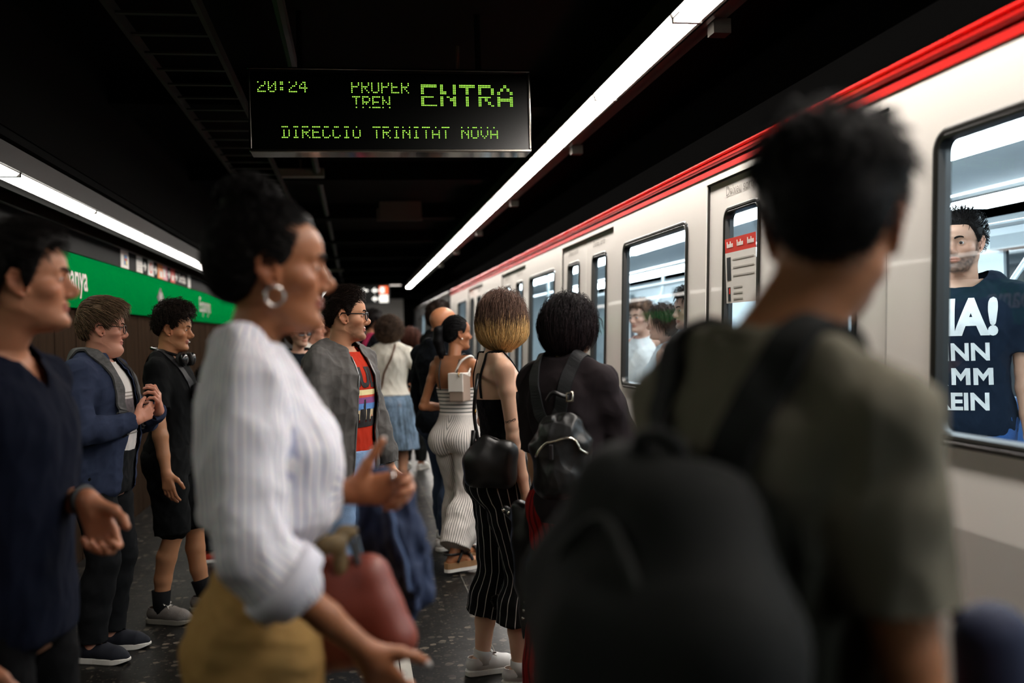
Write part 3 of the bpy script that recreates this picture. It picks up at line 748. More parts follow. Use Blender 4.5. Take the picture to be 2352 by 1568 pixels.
    def decal(s, name, V2, F, m, parent, zc, bv, xoff=0.0, lift=.0025, back=False, az=0.0):
        """flat print wrapped on the front of the garment: x across (metres), y up from zc"""
        bm = bmesh.new(); vs = [bm.verts.new((a, b, 0)) for a, b in V2]
        for f_ in F:
            try: bm.faces.new([vs[i] for i in f_])
            except ValueError: pass
        bmesh.ops.triangulate(bm, faces=bm.faces[:])
        for _ in range(3):
            e = [e for e in bm.edges if e.calc_length() > .014]
            if not e: break
            bmesh.ops.subdivide_edges(bm, edges=e, cuts=1); bmesh.ops.triangulate(bm, faces=bm.faces[:])
        bm.verts.index_update(); out = []
        a = s.twist + math.radians(az) + (math.pi if back else 0); R = Matrix.Rotation(a, 3, 'Z'); cx, cy = s.spine(zc)
        for v in bm.verts:
            o_ = R @ Vector((v.co.x + xoff, .6, 0)) + Vector((cx, cy, zc + v.co.y)); hit = bv.ray_cast(o_, R @ Vector((0, -1, 0)))
            out.append(hit[0] + R @ Vector((0, lift, 0)) if hit[0] else R @ Vector((v.co.x + xoff, .05, 0)) + Vector((cx, cy, zc + v.co.y)))
        F2 = [[v.index for v in f_.verts] for f_ in bm.faces]; bm.free()
        return link_mesh(name, [tuple(p) for p in out], F2, m, parent, False)
    def strap(s, name, pts, width, thick, m, bv, parent=None, lift=0.0, smooth_=11, base=(0, 0, 0), snap=True):
        """band that lies on the garment along guide points"""
        C = catmull(pts, smooth_); P, N = [], []
        for c in C:
            co, no, _, dist = bv.find_nearest(Vector(c))
            if snap and co is not None and dist < .12:
                if no.dot(Vector(c) - co) < 0 and dist > .002 and False: no = -no
                P.append(np.array(co + no * (thick * .6 + lift))); N.append(np.array(no))
            else: P.append(np.array(c)); N.append(np.array(no if no is not None else (0, -1, 0)))
        P = np.array(P); N = np.array(N)
        for _ in range(2):
            P[1:-1] = .5 * P[1:-1] + .25 * (P[:-2] + P[2:]); N[1:-1] = .5 * N[1:-1] + .25 * (N[:-2] + N[2:])
        T = np.gradient(P, axis=0); T /= np.linalg.norm(T, axis=1, keepdims=True) + 1e-9; B = np.cross(T, N); B /= np.linalg.norm(B, axis=1, keepdims=True) + 1e-9; N = np.cross(B, T)
        V = []
        for p, b, n_ in zip(P, B, N):
            for x, y in ((-.5, -.5), (.5, -.5), (.5, .5), (-.5, .5)): V.append(p + b * x * width + n_ * y * thick)
        K = len(P); F = [(i * 4 + j, i * 4 + (j + 1) % 4, (i + 1) * 4 + (j + 1) % 4, (i + 1) * 4 + j) for i in range(K - 1) for j in range(4)] + [(3, 2, 1, 0), (K * 4 - 4, K * 4 - 3, K * 4 - 2, K * 4 - 1)]
        V = np.array(V) - np.array(base)
        return link_mesh(name, V, F, m, parent, False)
    def thing(s, name, label, cat, base, group=None):
        """a thing worn or carried: an Empty at base (person coordinates), turned with the wearer"""
        p = s.M() @ Vector(base); e = empty(name, p, s.yaw); tag(e, label, cat, group); e_base = np.array(base, float)
        return e, e_base
    def glasses(s, label, frame='#0b0b0c', dark=None, metal=0.0, rim=.0021):
        base = s.hd((0, .098, 0)); e, b = s.thing('glasses', label, 'glasses', base); fm = mat('frame_' + frame, frame, .3, metal)
        mb = MB()
        for sg in (-1, 1):
            C = []
            for i in range(28):
                a = 2 * math.pi * i / 28; c_, s_ = math.cos(a), math.sin(a); px = np.sign(c_) * abs(c_) ** .65 * .0255; pz = np.sign(s_) * abs(s_) ** .65 * .0185
                C.append(s.hd((sg * .033 + px, .0995 - .22 * (sg * (sg * .033 + px)) ** 2 * 12, -.004 + pz)) - b)
            mb.tube(C + C[:2], rim * s.hs, 6, False)
            V = C + [np.mean(C, 0)]; F = [(i, (i + 1) % 28, 28) for i in range(28)]
            lens = mat('dark_lens', '#0a1012', .06, 0, 0, coat=1) if dark else glass('lens', (.95, .96, .96), .04)
            link_mesh('lens', V, F, lens, e, True)
        link_mesh('frame', mb.V, mb.F, fm, e, True)
        mb = MB().tube([s.hd(p) - b for p in ((-.009, .0985, .001), (0, .101, .004), (.009, .0985, .001))], rim * s.hs, 6); link_mesh('bridge', mb.V, mb.F, fm, e, True)
        for sg in (-1, 1):
            mb = MB().tube([s.hd(p) - b for p in catmull([(sg * .058, .088, .006), (sg * .074, .07, .008), (sg * .0815, .02, .010), (sg * .083, -.018, .012), (sg * .082, -.034, -.008)], 4)], rim * s.hs * 1.2, 6); link_mesh('temple', mb.V, mb.F, fm, e, True)
        return e
# ------------------------------------------------------------------ the station
XW, XE, XT = -1.90, 1.45, 1.62        # left wall, platform edge, train side
Y0, Y1 = -4.0, 30.0
def terrazzo():
    t = NT('terrazzo'); v = t.obj()
    v1 = t.n('ShaderNodeTexVoronoi'); v1.inputs['Scale'].default_value = 21; t.l(v, v1.inputs['Vector'])
    v2 = t.n('ShaderNodeTexVoronoi'); v2.inputs['Scale'].default_value = 60; t.l(v, v2.inputs['Vector'])
    def chips(vn, thr, rad):
        sp = t.n('ShaderNodeSeparateColor'); t.l(vn.outputs['Color'], sp.inputs[0])
        return t.math('MULTIPLY', t.math('GREATER_THAN', sp.outputs[0], thr), t.math('LESS_THAN', t.math('ADD', vn.outputs['Distance'], t.math('MULTIPLY', t.noise(90, 2, .5, v), .25)), rad)), sp.outputs[1]
    m1, r1 = chips(v1, .70, .52); m2, r2 = chips(v2, .62, .50)
    base = t.mix(t.noise(7, 4, .6, v), srgb('#0d0c0b'), srgb('#151311'))
    c1 = t.ramp(r1, [(0, srgb('#25211d')), (.5, srgb('#474037')), (1, srgb('#675d51'))])
    c2 = t.ramp(r2, [(0, srgb('#141210')), (.6, srgb('#383229')), (1, srgb('#4a433a'))])
    c = t.n('ShaderNodeMix', data_type='RGBA'); t.l(m2, c.inputs[0]); t.l(base, c.inputs[6]); t.l(c2, c.inputs[7])
    d = t.n('ShaderNodeMix', data_type='RGBA'); t.l(m1, d.inputs[0]); t.l(c.outputs[2], d.inputs[6]); t.l(c1, d.inputs[7])
    t.l(d.outputs[2], t.b.inputs['Base Color']); t.b.inputs['Specular IOR Level'].default_value = .16
    rn = t.n('ShaderNodeMapRange'); t.l(t.noise(3.5, 5, .65, v), rn.inputs[0]); rn.inputs[3].default_value = .30; rn.inputs[4].default_value = .60
    t.l(rn.outputs[0], t.b.inputs['Roughness']); t.bump(t.noise(14, 3, .6, v), .06, .01)
    return t.m
BLACK = mat('black_paint', '#090a09', .85, 0, .25, 3, spec=.06)
CEILM = mat('matt_black', '#080807', .95, 0, .4, 1.5, spec=.06)  # even near-black tone of ceiling, beams and tunnel walls
STEEL = mat('brushed_steel', '#b9b4ac', .28, 1.0, .1)
DSTEEL = mat('dark_steel', '#4c4842', .38, .9, .2)
def struct(o): o['kind'] = 'structure'; return o
struct(MB().box(XW, XE, Y0, Y1, -.25, 0).build('floor', terrazzo()))
struct(MB().box(XE, XE + .05, Y0, Y1, -1.2, -.002).build('trim_1', mat('edge_stone', '#5c5850', .7)))
struct(MB().box(XE, 5.3, Y0, Y1, -1.3, -1.2).build('floor.001', mat('track_bed', '#0c0b0a', .95)))
struct(MB().box(-2.2, 5.5, Y0, Y1, 3.12, 3.3).build('ceiling', CEILM))
struct(MB().box(5.3, 5.5, Y0, Y1, -1.3, 3.3).build('wall_right', CEILM))
struct(MB().box(-2.2, 5.5, Y0 - .2, Y0, -1.3, 3.3).build('wall_back', CEILM))
def wood():
    t = NT('wall_boards'); v = t.obj(1, 1, 1)
    br = t.noise(2.4, 5, .7, t.obj(1, 9, .5)); fine = t.noise(16, 3, .6, t.obj(1, 8, .4))
    t.l(t.mix(br, srgb('#1a1410'), srgb('#4d3d31')), t.b.inputs['Base Color']); t.b.inputs['Roughness'].default_value = .85; t.b.inputs['Specular IOR Level'].default_value = 0; t.bump(fine, .35, .01)
    return t.m
wb = MB().box(-2.2, XW - .03, Y0, Y1, -.2, 3.2)
for i in range(int((Y1 - Y0) / .25)):                 # ribbed cladding
    y = Y0 + i * .25; wb.box(XW - .03, XW - .004 + .004 * (i % 2), y + .004, y + .246, 0, 1.72)
struct(wb.build('wall_left', wood()))
wf = MB().box(-2.2, XE - .1, Y1 - 2, Y1, -.2, 2.55); struct(wf.build('wall_far', mat('far_wall_grey', '#8d8a88', .8)))
struct(MB().box(-2.2, 5.3, Y1 - 2, Y1, 2.55, 3.2).box(XE - .1, 5.3, Y1 - 1, Y1, -1.3, 3.2).build('wall_far.001', BLACK))
# white guide strip let into the platform and the joint beside it
gs = MB()
for i in range(40):
    gs.box(.125, .152, .4 + i * .6, .995 + i * .6, -.01, .004); gs.box(.158, .205, .4 + i * .6, .995 + i * .6, -.01, .004)
struct(gs.build('trim_2', mat('white_tile', '#cfc8bc', .5)))
struct(MB().box(.596, .6, Y0, Y1 - 2, -.01, .0015).build('trim_3', mat('joint', '#6a655c', .7)))
# ceiling furniture in the dark
for i in range(9):
    y = .4 + i * 3.0
    struct(MB().box(-2.0, 1.7, y, y + .28, 2.95, 3.12).build('trim_%d' % (10 + i), CEILM))
struct(MB().box(XW - .02, -1.45, Y0, Y1 - 2, 2.42, 3.12).build('trim_30', CEILM))
ct = MB()
for x in (-.98, -.62): ct.box(x, x + .02, Y0, 26, 2.86, 2.92)
for i in range(90): ct.box(-.98, -.60, Y0 + .3 * i, Y0 + .3 * i + .03, 2.87, 2.88)
tag(ct.build('cable_tray', mat('tray', '#2b2924', .6, .5)), 'dark ladder shaped cable tray under the platform ceiling', 'cable tray')
pp = MB().tube([(-.3, Y0, 3.0), (-.3, 27, 3.0)], .03, 8); tag(pp.build('conduit_pipe', mat('pipe', '#1f1e1b', .6, .3)), 'thin dark pipe running along the ceiling', 'pipe')
# ---- strip lights
LM = emit('tube_light', '#fff7ee', LAMP)
HOUS = mat('dark_housing', '#211e1b', .5, .5, .2)
LM2 = emit('tube_light_wall', '#fff7ee', LAMP * .15)
def batten(x, y, z, L, side, label, group):
    e = empty('strip_light', (x, y + L / 2, z)); tag(e, label, 'light', group); h = L / 2
    mb = MB().prism([(-.062, 0), (.062, 0), (.048, -.014), (-.048, -.014)], 'y', -h + .010, h - .010); mb.build('diffuser', LM if side > 0 else LM2, e)
    mb = MB().prism([(-.105, -.012), (-.066, .004), (-.066, .07), (.066, .07), (.066, .004), (.085, .004), (.085, .085), (-.112, .085)] if side > 0 else
                    [(.105, -.012), (.066, .004), (.066, .07), (-.066, .07), (-.066, .004), (-.085, .004), (-.085, .085), (.112, .085)], 'y', -h, h); mb.build('housing', DSTEEL if side > 0 else HOUS, e)
    for q in (-1, 1): MB().box(-.064, .064, min(q * h, q * (h - .009)), max(q * h, q * (h - .009)), -.016, .03).build('end_cap', HOUS, e)
    if side < 0: MB().box(-.092, -.082, -h, h, -.032, .004).build('shield', BLACK, e)
    return e
RZ, LZ = 2.79, 2.292
for i in range(19):
    batten(1.435, -.12 + 1.4 * i, RZ, 1.4, 1, 'segment of the bright strip light line above the platform edge', 'strip lights above the platform edge')
    batten(-1.60, -.60 + 1.4 * i, LZ, 1.4, -1, 'segment of the bright strip light line along the left wall', 'strip lights along the left wall')
rail = MB().box(1.56, 1.585, Y0, 26.5, RZ + .03, RZ + .05).box(1.53, 1.66, Y0, 26.5, RZ + .05, RZ + .10)
tag(rail.build('light_rail', DSTEEL), 'thin metal rail running beside the strip lights at the platform edge', 'rail')
tag(MB().box(1.38, 1.52, Y0, 26.5, RZ + .09, RZ + .20).box(1.44, 1.47, Y0, 26.5, RZ + .2, 3.118).build('light_channel', BLACK), 'black channel carrying the strip lights above the platform edge', 'channel')
tag(MB().box(-1.72, -1.46, Y0, 26.5, LZ + .09, LZ + .19).build('light_channel.001', BLACK), 'black channel carrying the strip lights along the left wall', 'channel')
for i in range(6):
    tag(MB().box(1.60, 1.68, 4.2 + 2.9 * i, 4.28 + 2.9 * i, RZ - .015, RZ + .05).build('rail_clip', DSTEEL, None), 'small metal clip under the rail beside the strip lights', 'clip', 'rail clips by the strip lights')
# ---- the station name band on the left wall
def band_panel(y0, y1, zz0, zz1, m, name, label, cat, dx=.02, group=None):
    o = MB().box(XW - .003, XW + dx, y0 + .003, y1 - .003, zz0, zz1).build(name, m, None, False, .002); tag(o, label, cat, group); return o
GREEN = mat('green_enamel', '#00863e', .5, 0, .05, 2, spec=.0)
BLKEN = mat('black_enamel', '#060708', .5, 0, .15, 2, spec=.02)
WHITE = mat('white_print', '#e9e6e0', .5); GREYP = mat('grey_print', '#b9b6b0', .5)
edges = [-1.0, 2.4, 5.6, 8.66, 12.2, 15.4, 18.6, 21.8, 25.0]
gp, bp = [], []
desc_g = ['nearest the camera', 'with the second name', 'behind the young man in navy', 'with the black diamond emblem', 'with the small far name', 'past the small far name', 'toward the far end', 'at the far end']
desc_b = ['nearest the camera', 'with the line direction lettering', 'left of the coloured map', 'with the exit arrows', 'right of the exit arrows', 'second past the exit arrows', 'toward the far end', 'at the far end']
for i in range(8):
    gp.append(band_panel(edges[i], edges[i + 1], 1.735, 2.105, GREEN, 'name_panel', 'green enamel station name panel ' + desc_g[i], 'sign'))
    bp.append(band_panel(edges[i], edges[i + 1], 2.11, 2.262, BLKEN, 'header_panel', 'black header panel above the green band ' + desc_b[i], 'sign'))
tag(MB().box(XW - .03, XW + .03, Y0, 26, 2.262, 2.272).build('sign_trim', STEEL), 'thin metal trim above the black sign band on the left wall', 'trim')
def wtext(par, txt, size, y, z, m, bold=0.0, sx=1.0, name='lettering'):
    return flat_text(name, txt, size, m, (XW + .0215, y, z), (0, 1, 0), (0, 0, 1), par, bold, sx)
def wrect(par, y0, y1, z0, z1, m, name, dx=.0): return MB().box(XW + .0195, XW + .0225 + dx, y0, y1, z0, z1).build(name, m, par)
wtext(gp[2], 'Espanya', .25, 6.72, 1.865, WHITE, .004, .98); wtext(gp[1], 'Espanya', .25, 3.2, 1.865, WHITE, .004, .98)
wtext(gp[4], 'Espanya', .25, 12.65, 1.865, GREYP, .004, 1.2)
b = MB().prism([(10.02, 1.925), (10.21, 2.03), (10.40, 1.925), (10.21, 1.82)], 'x', XW + .0195, XW + .0225); b.build('diamond_emblem', mat('emblem_black', '#1a1a1c', .4), gp[3])
flat_text('emblem_letter', 'M', .15, GREYP, (XW + .0225, 10.21, 1.875), (0, 1, 0), (0, 0, 1), gp[3], .006, 1.3, True)
wtext(bp[2], 'Zona Universitària', .115, 4.78 + .06, 2.15, WHITE, .002, 1.0)
# pictograms
P = bp[3]
RED = mat('red_print', '#d92a16', .5); ORANGE = mat('orange_print', '#ef8a2c', .5); PINK = mat('pink_print', '#d9899b', .5); BLUEP = mat('blue_print', '#2e7cc4', .5); YEL = mat('yellow_print', '#e9d37a', .5); DK = mat('dark_print', '#20242c', .5)
q = wrect(bp[2], 8.56, 8.66, 2.112, 2.26, WHITE, 'map_plate'); q = wrect(P, 8.665, 8.84, 2.112, 2.26, WHITE, 'map_plate')
wrect(P, 8.67, 8.79, 2.14, 2.225, DK, 'map', .001); wrect(P, 8.69, 8.77, 2.195, 2.222, BLUEP, 'map_area', .002); wrect(P, 8.70, 8.76, 2.175, 2.194, RED, 'map_area', .002); wrect(P, 8.73, 8.78, 2.145, 2.178, YEL, 'map_area', .002); wrect(P, 8.675, 8.715, 2.143, 2.172, BLUEP, 'map_area', .002)
def arrow(y, w=.15, z=2.186, m=WHITE):
    d = .042; pr = [(y, z - .008), (y + w * .45, z - .008), (y + w * .45, z - d), (y + w * .6, z - d), (y + w, z), (y + w * .6, z + d), (y + w * .45, z + d), (y + w * .45, z + .008), (y, z + .008)]
    MB().prism(pr, 'x', XW + .0195, XW + .0222).build('arrow', m, P)
wrect(P, 9.15, 9.40, 2.115, 2.258, WHITE, 'line_plate')
for k in range(5): wrect(P, 9.19, 9.36, 2.132 + .025 * k, 2.138 + .025 * k, GREYP, 'line_text', .001)
arrow(9.42)
wrect(P, 9.64, 9.90, 2.115, 2.258, WHITE, 'line_plate'); MB().prism([(9.77 + .07 * math.cos(a), 2.187 + .05 * math.sin(a)) for a in np.linspace(0, 6.28, 20)[:-1]], 'x', XW + .0225, XW + .0235).build('round_mark', RED, P); MB().prism([(9.77 + .045 * math.cos(a), 2.187 + .032 * math.sin(a)) for a in np.linspace(0, 6.28, 20)[:-1]], 'x', XW + .0235, XW + .0245).build('round_mark', WHITE, P)
arrow(9.92)
wrect(P, 10.1, 10.36, 2.115, 2.258, ORANGE, 'line_plate'); wrect(P, 10.36, 10.6, 2.115, 2.258, PINK, 'line_plate'); wrect(P, 10.2, 10.33, 2.13, 2.19, WHITE, 'line_number', .001); wrect(P, 10.38, 10.5, 2.14, 2.23, WHITE, 'line_number', .001)
arrow(10.62)
wrect(P, 10.79, 11.03, 2.115, 2.258, RED, 'line_plate'); wrect(P, 10.85, 10.97, 2.14, 2.19, WHITE, 'line_number', .001)
arrow(11.04); wtext(P, 'Sortida', .13, 11.26, 2.145, WHITE, .003, 1.15); wrect(P, 11.88, 12.04, 2.112, 2.26, WHITE, 'exit_plate')
# ---- the hanging departure display
f57 = {'0': '01110 10001 10011 10101 11001 10001 01110', '2': '01110 10001 00001 00110 01000 10000 11111', '4': '00010 00110 01010 10010 11111 00010 00010', ':': '00000 01100 01100 00000 01100 01100 00000',
       'P': '11110 10001 10001 11110 10000 10000 10000', 'R': '11110 10001 10001 11110 10100 10010 10001', 'O': '01110 10001 10001 10001 10001 10001 01110', 'E': '11111 10000 10000 11110 10000 10000 11111',
       'T': '11111 00100 00100 00100 00100 00100 00100', 'N': '10001 10001 11001 10101 10011 10001 10001', 'A': '00100 01010 10001 10001 11111 10001 10001', 'D': '11110 01001 01001 01001 01001 01001 11110',
       'I': '01110 00100 00100 00100 00100 00100 01110', 'C': '01110 10001 10000 10000 10000 10001 01110', 'V': '10001 10001 10001 10001 10001 01010 00100', 'Ó': '00100 01110 10001 10001 10001 10001 01110', ' ': ' '.join(['00000'] * 7)}
Z5 = 5.0
sc_ = at(904, 349, Z5); sw_ = 648 * Z5 / FPX * .992
disp = empty('departure_display', (sc_.x, sc_.y, sc_.z)); tag(disp, 'black hanging departure display with green dot matrix letters', 'display')
dh = .405
mb = MB().box(-sw_ / 2 + .012, sw_ / 2 - .012, .004, .145, .012, dh); mb.build('case', mat('display_black', '#050605', .3, 0, .1), disp)
MB().box(-sw_ / 2 + .012, sw_ / 2 - .012, -.003, .003, .012, dh - .012).build('screen', mat('screen_glass', '#020302', .22, 0, 0), disp)
BZ = mat('bezel_aluminium', '#8e8880', .2, 1.0)
MB().box(-sw_ / 2, sw_ / 2, -.012, .006, .0, .014).box(-sw_ / 2, -sw_ / 2 + .012, -.012, .006, .014, dh).box(sw_ / 2 - .012, sw_ / 2, -.012, .006, .014, dh).box(-sw_ / 2, sw_ / 2, -.012, .006, dh, dh + .012).build('bezel', BZ, disp, False, .003)
MB().box(-sw_ / 2 + .004, sw_ / 2 - .004, .006, .15, 0, .010).build('underside', mat('mirror_steel', '#d2cec8', .10, 1.0, .02), disp)
for x in (-.45, .45): MB().tube([(x, .07, dh), (x, .07, 3.12 - sc_.z)], .016, 8).build('hanger', BLACK, disp)
LED = emit('led_green', '#a8ff50', 2.4)
def led(txt, px, py, pitch_px, pyv, skip=(), big=False, name='led_text'):
    """dots: px,py = photo pixel of the top-left dot; pitch in photo pixels"""
    k = Z5 / FPX; b = MB(); x = 0; dots = []
    for chh in txt:
        rows = f57[chh].split()
        for r in range(7):
            for c in range(5):
                if rows[r][c] == '1':
                    if big: dots += [(x + 2 * c + i, 2 * r + j) for i in (0, 1) for j in (0, 1)]
                    else: dots.append((x + c, r))
        x += 12 if big else 6
    for c, r in dots:
        if r in skip: continue
        cx = ((px - 904) + c * pitch_px) * k; cz = ((349 - py) - r * pyv) * k; rr = .00265
        V = [(cx + rr * math.cos(a), -.0045, cz + rr * math.sin(a)) for a in np.arange(8) * math.pi / 4]
        n = len(b.V); b.V += V + [(cx, -.0065, cz)]; b.F += [[n + i, n + (i + 1) % 8, n + 8] for i in range(8)]
    return b.build(name, LED, disp)
led('20:24', 605, 188, 3.84, 4.2, (0,)); led('PROPER', 813.5, 188, 3.77, 4.2, (0,)); led('TREN', 815, 223.5, 3.77, 4.0, (5,))
led('ENTRA', 972, 195, 3.70, 3.9, (6, 13), True); led('DIRECCIÓ TRINITAT NOVA', 655.5, 292.5, 3.77, 4.0, (1,))
# ---- small fittings on the dark ceiling
def fitting(px, py, zc, w_, h_, label, m, d=.12):
    p = at(px, py, zc); o = MB().box(-w_ / 2, w_ / 2, 0, d, -h_ / 2, h_ / 2).box(-.01, .01, d / 2, d / 2 + .02, h_ / 2, 3.12 - p.z).build('ceiling_fitting', m, None, False, .006); o.location = p; tag(o, label, 'fitting')
GL = mat('fitting_plastic', '#6b6558', .35)
fitting(690, 395, 9.0, .42, .075, 'pale boxed lamp fitting hanging below the departure display', GL)
fitting(760, 494, 12.3, .35, .03, 'thin dim fitting further along the ceiling above the woman in the striped shirt', GL)
fitting(756, 553, 15.5, .26, .07, 'small fitting with a lens near the nose of the woman in the striped shirt', GL)
fitting(772, 620, 21, .3, .05, 'farthest small fitting on the dark ceiling', GL)
fitting(1055, 168, 5.6, .57, .018, 'thin pale bar above the departure display', GL)
p = at(866, 507, 12); o = MB().box(0, .54, 0, .02, 0, .02).box(0, .02, 0, .02, 0, .15).box(.03, .54, .005, .015, .02, 3.12 - p.z).build('hanging_board', mat('board_edge', '#4a433a', .5)); o.location = p; tag(o, 'dark board with a pale lower edge hanging in mid ceiling', 'board')
# transverse light and direction signs at the far end
p = at(840, 657, 25); e = empty('cross_light', p); tag(e, 'cross strip light at the far end of the platform', 'light')
MB().box(-1.0, .92, 0, .12, .02, .07).build('housing', DSTEEL, e); MB().box(-.95, .88, .02, .10, 0, .02).build('diffuser', emit('far_tube', '#fff2e6', 1.3), e)
for x in (-.8, .7): MB().tube([(x, .06, .07), (x, .06, 3.12 - p.z)], .012, 6).build('hanger', BLACK, e)
p = at(818, 676, 22); e = empty('exit_sign', p); tag(e, 'hanging black sign with white left arrows at the far end', 'sign')
MB().box(-.74, .74, 0, .10, -.22, .20).build('board', mat('sign_black', '#0a0b0b', .5), e)
ew, er = emit('sign_white', '#fffaf0', 1.6), emit('sign_orange', '#ff6a3c', 1.5)
MB().box(.51, .70, -.006, 0, -.005, .17).build('picture_plate', er, e); MB().box(.53, .62, -.009, -.006, .02, .15).build('picture_figure', ew, e); MB().box(.51, .70, -.006, 0, -.19, -.02).build('picture_plate', ew, e)
for z in (.08, -.105): MB().prism([(.34, z), (.42, z + .065), (.42, z + .018), (.50, z + .018), (.50, z - .018), (.42, z - .018), (.42, z - .065)], 'y', -.006, 0).build('arrow', ew, e)
MB().box(-.73, -.55, -.006, 0, -.19, .16).build('picture_plate', ew, e); MB().prism([(.1, .08), (.18, .14), (.18, .10), (.26, .10), (.26, .06), (.18, .06), (.18, .02)], 'y', -.006, 0).build('arrow', ew, e)
for x in (-.6, .6): MB().tube([(x, .05, .2), (x, .05, 3.12 - p.z)], .012, 6).build('hanger', BLACK, e)
o = MB().box(.95, 1.3, Y1 - 2.03, Y1 - 2, .9, 1.75).build('poster', mat('pale_poster', '#b7c3cc', .5)); tag(o, 'pale poster on the grey far wall', 'poster')

# ------------------------------------------------------------------ the train
PROF = [(-.75, 1.60), (.05, 1.575), (.92, 1.575), (1.10, 1.59), (2.18, 1.635), (2.215, 1.64)]
def tx(z): return float(np.interp(z, [a for a, b in PROF], [b for a, b in PROF]))
WPAINT = mat('white_train_paint', '#efeae4', .28, 0, .03, 1.2, coat=.25)
RPAINT = mat('red_train_paint', '#c8140e', .22, 0, .05, 2, coat=.4)
RUB = mat('black_rubber', '#16130f', .38, 0, .15)
GLASS = glass('train_glass')
def wall_sheet(name, ys, zs, holes, m, par, dx=0.0, th=.0, smooth=False):
    """side sheet following the train profile, with rectangular openings"""
    b = MB(); ys = sorted(set(ys + [h[i] for h in holes for i in (0, 1)])); zs = sorted(set(zs + [h[i] for h in holes for i in (2, 3)] + [z for z, _ in PROF if zs[0] < z < zs[-1]]))
    for i in range(len(ys) - 1):
        for j in range(len(zs) - 1):
            yc, zc = (ys[i] + ys[i + 1]) / 2, (zs[j] + zs[j + 1]) / 2
            if any(h[0] < yc < h[1] and h[2] < zc < h[3] for h in holes): continue
            x0, x1 = tx(zs[j]) + dx, tx(zs[j + 1]) + dx
            b.add([(x0, ys[i], zs[j]), (x0, ys[i + 1], zs[j]), (x1, ys[i + 1], zs[j + 1]), (x1, ys[i], zs[j + 1])], [(0, 3, 2, 1)])
    o = b.build(name, m, par)
    bm = bmesh.new(); bm.from_mesh(o.data); bmesh.ops.remove_doubles(bm, verts=bm.verts[:], dist=1e-5); bm.to_mesh(o.data); bm.free()
    s_ = o.modifiers.new('thickness', 'SOLIDIFY'); s_.thickness = .03; s_.offset = -1
    return o
def rr(y0, y1, z0, z1, r, n=6):
    out = []
    for cy, cz, a0 in ((y1 - r, z1 - r, 0), (y0 + r, z1 - r, 90), (y0 + r, z0 + r, 180), (y1 - r, z0 + r, 270)):
        for i in range(n + 1): a = math.radians(a0 + 90 * i / n); out.append((cy + r * math.cos(a), cz + r * math.sin(a)))
    return out
def frame_window(y0, y1, z0, z1, par, R=.065, wd=.036, dx=0.0):
    prof = [(-.004, .0), (-.010, .006), (-.010, .014), (-.006, .018), (-.010, .022), (-.008, wd - .004), (.012, wd), (.03, wd)]   # (x out, inset)
    rings = [[(tx(z) + dx + x, y, z) for y, z in rr(y0 + i, y1 - i, z0 + i, z1 - i, max(.015, R - i))] for x, i in prof]; n = len(rings[0])
    V = [p for r_ in rings for p in r_]; F = [(i * n + j, i * n + (j + 1) % n, (i + 1) * n + (j + 1) % n, (i + 1) * n + j) for i in range(len(rings) - 1) for j in range(n)]
    o = link_mesh('window_frame', V, F, RUB, par, False)
    g = [(tx(z) + dx + .012, y, z) for y, z in rr(y0 + wd - .002, y1 - wd + .002, z0 + wd - .002, z1 - wd + .002, R - wd + .004)]
    link_mesh('pane', g, [tuple(range(len(g)))], GLASS, o, False)
    return o
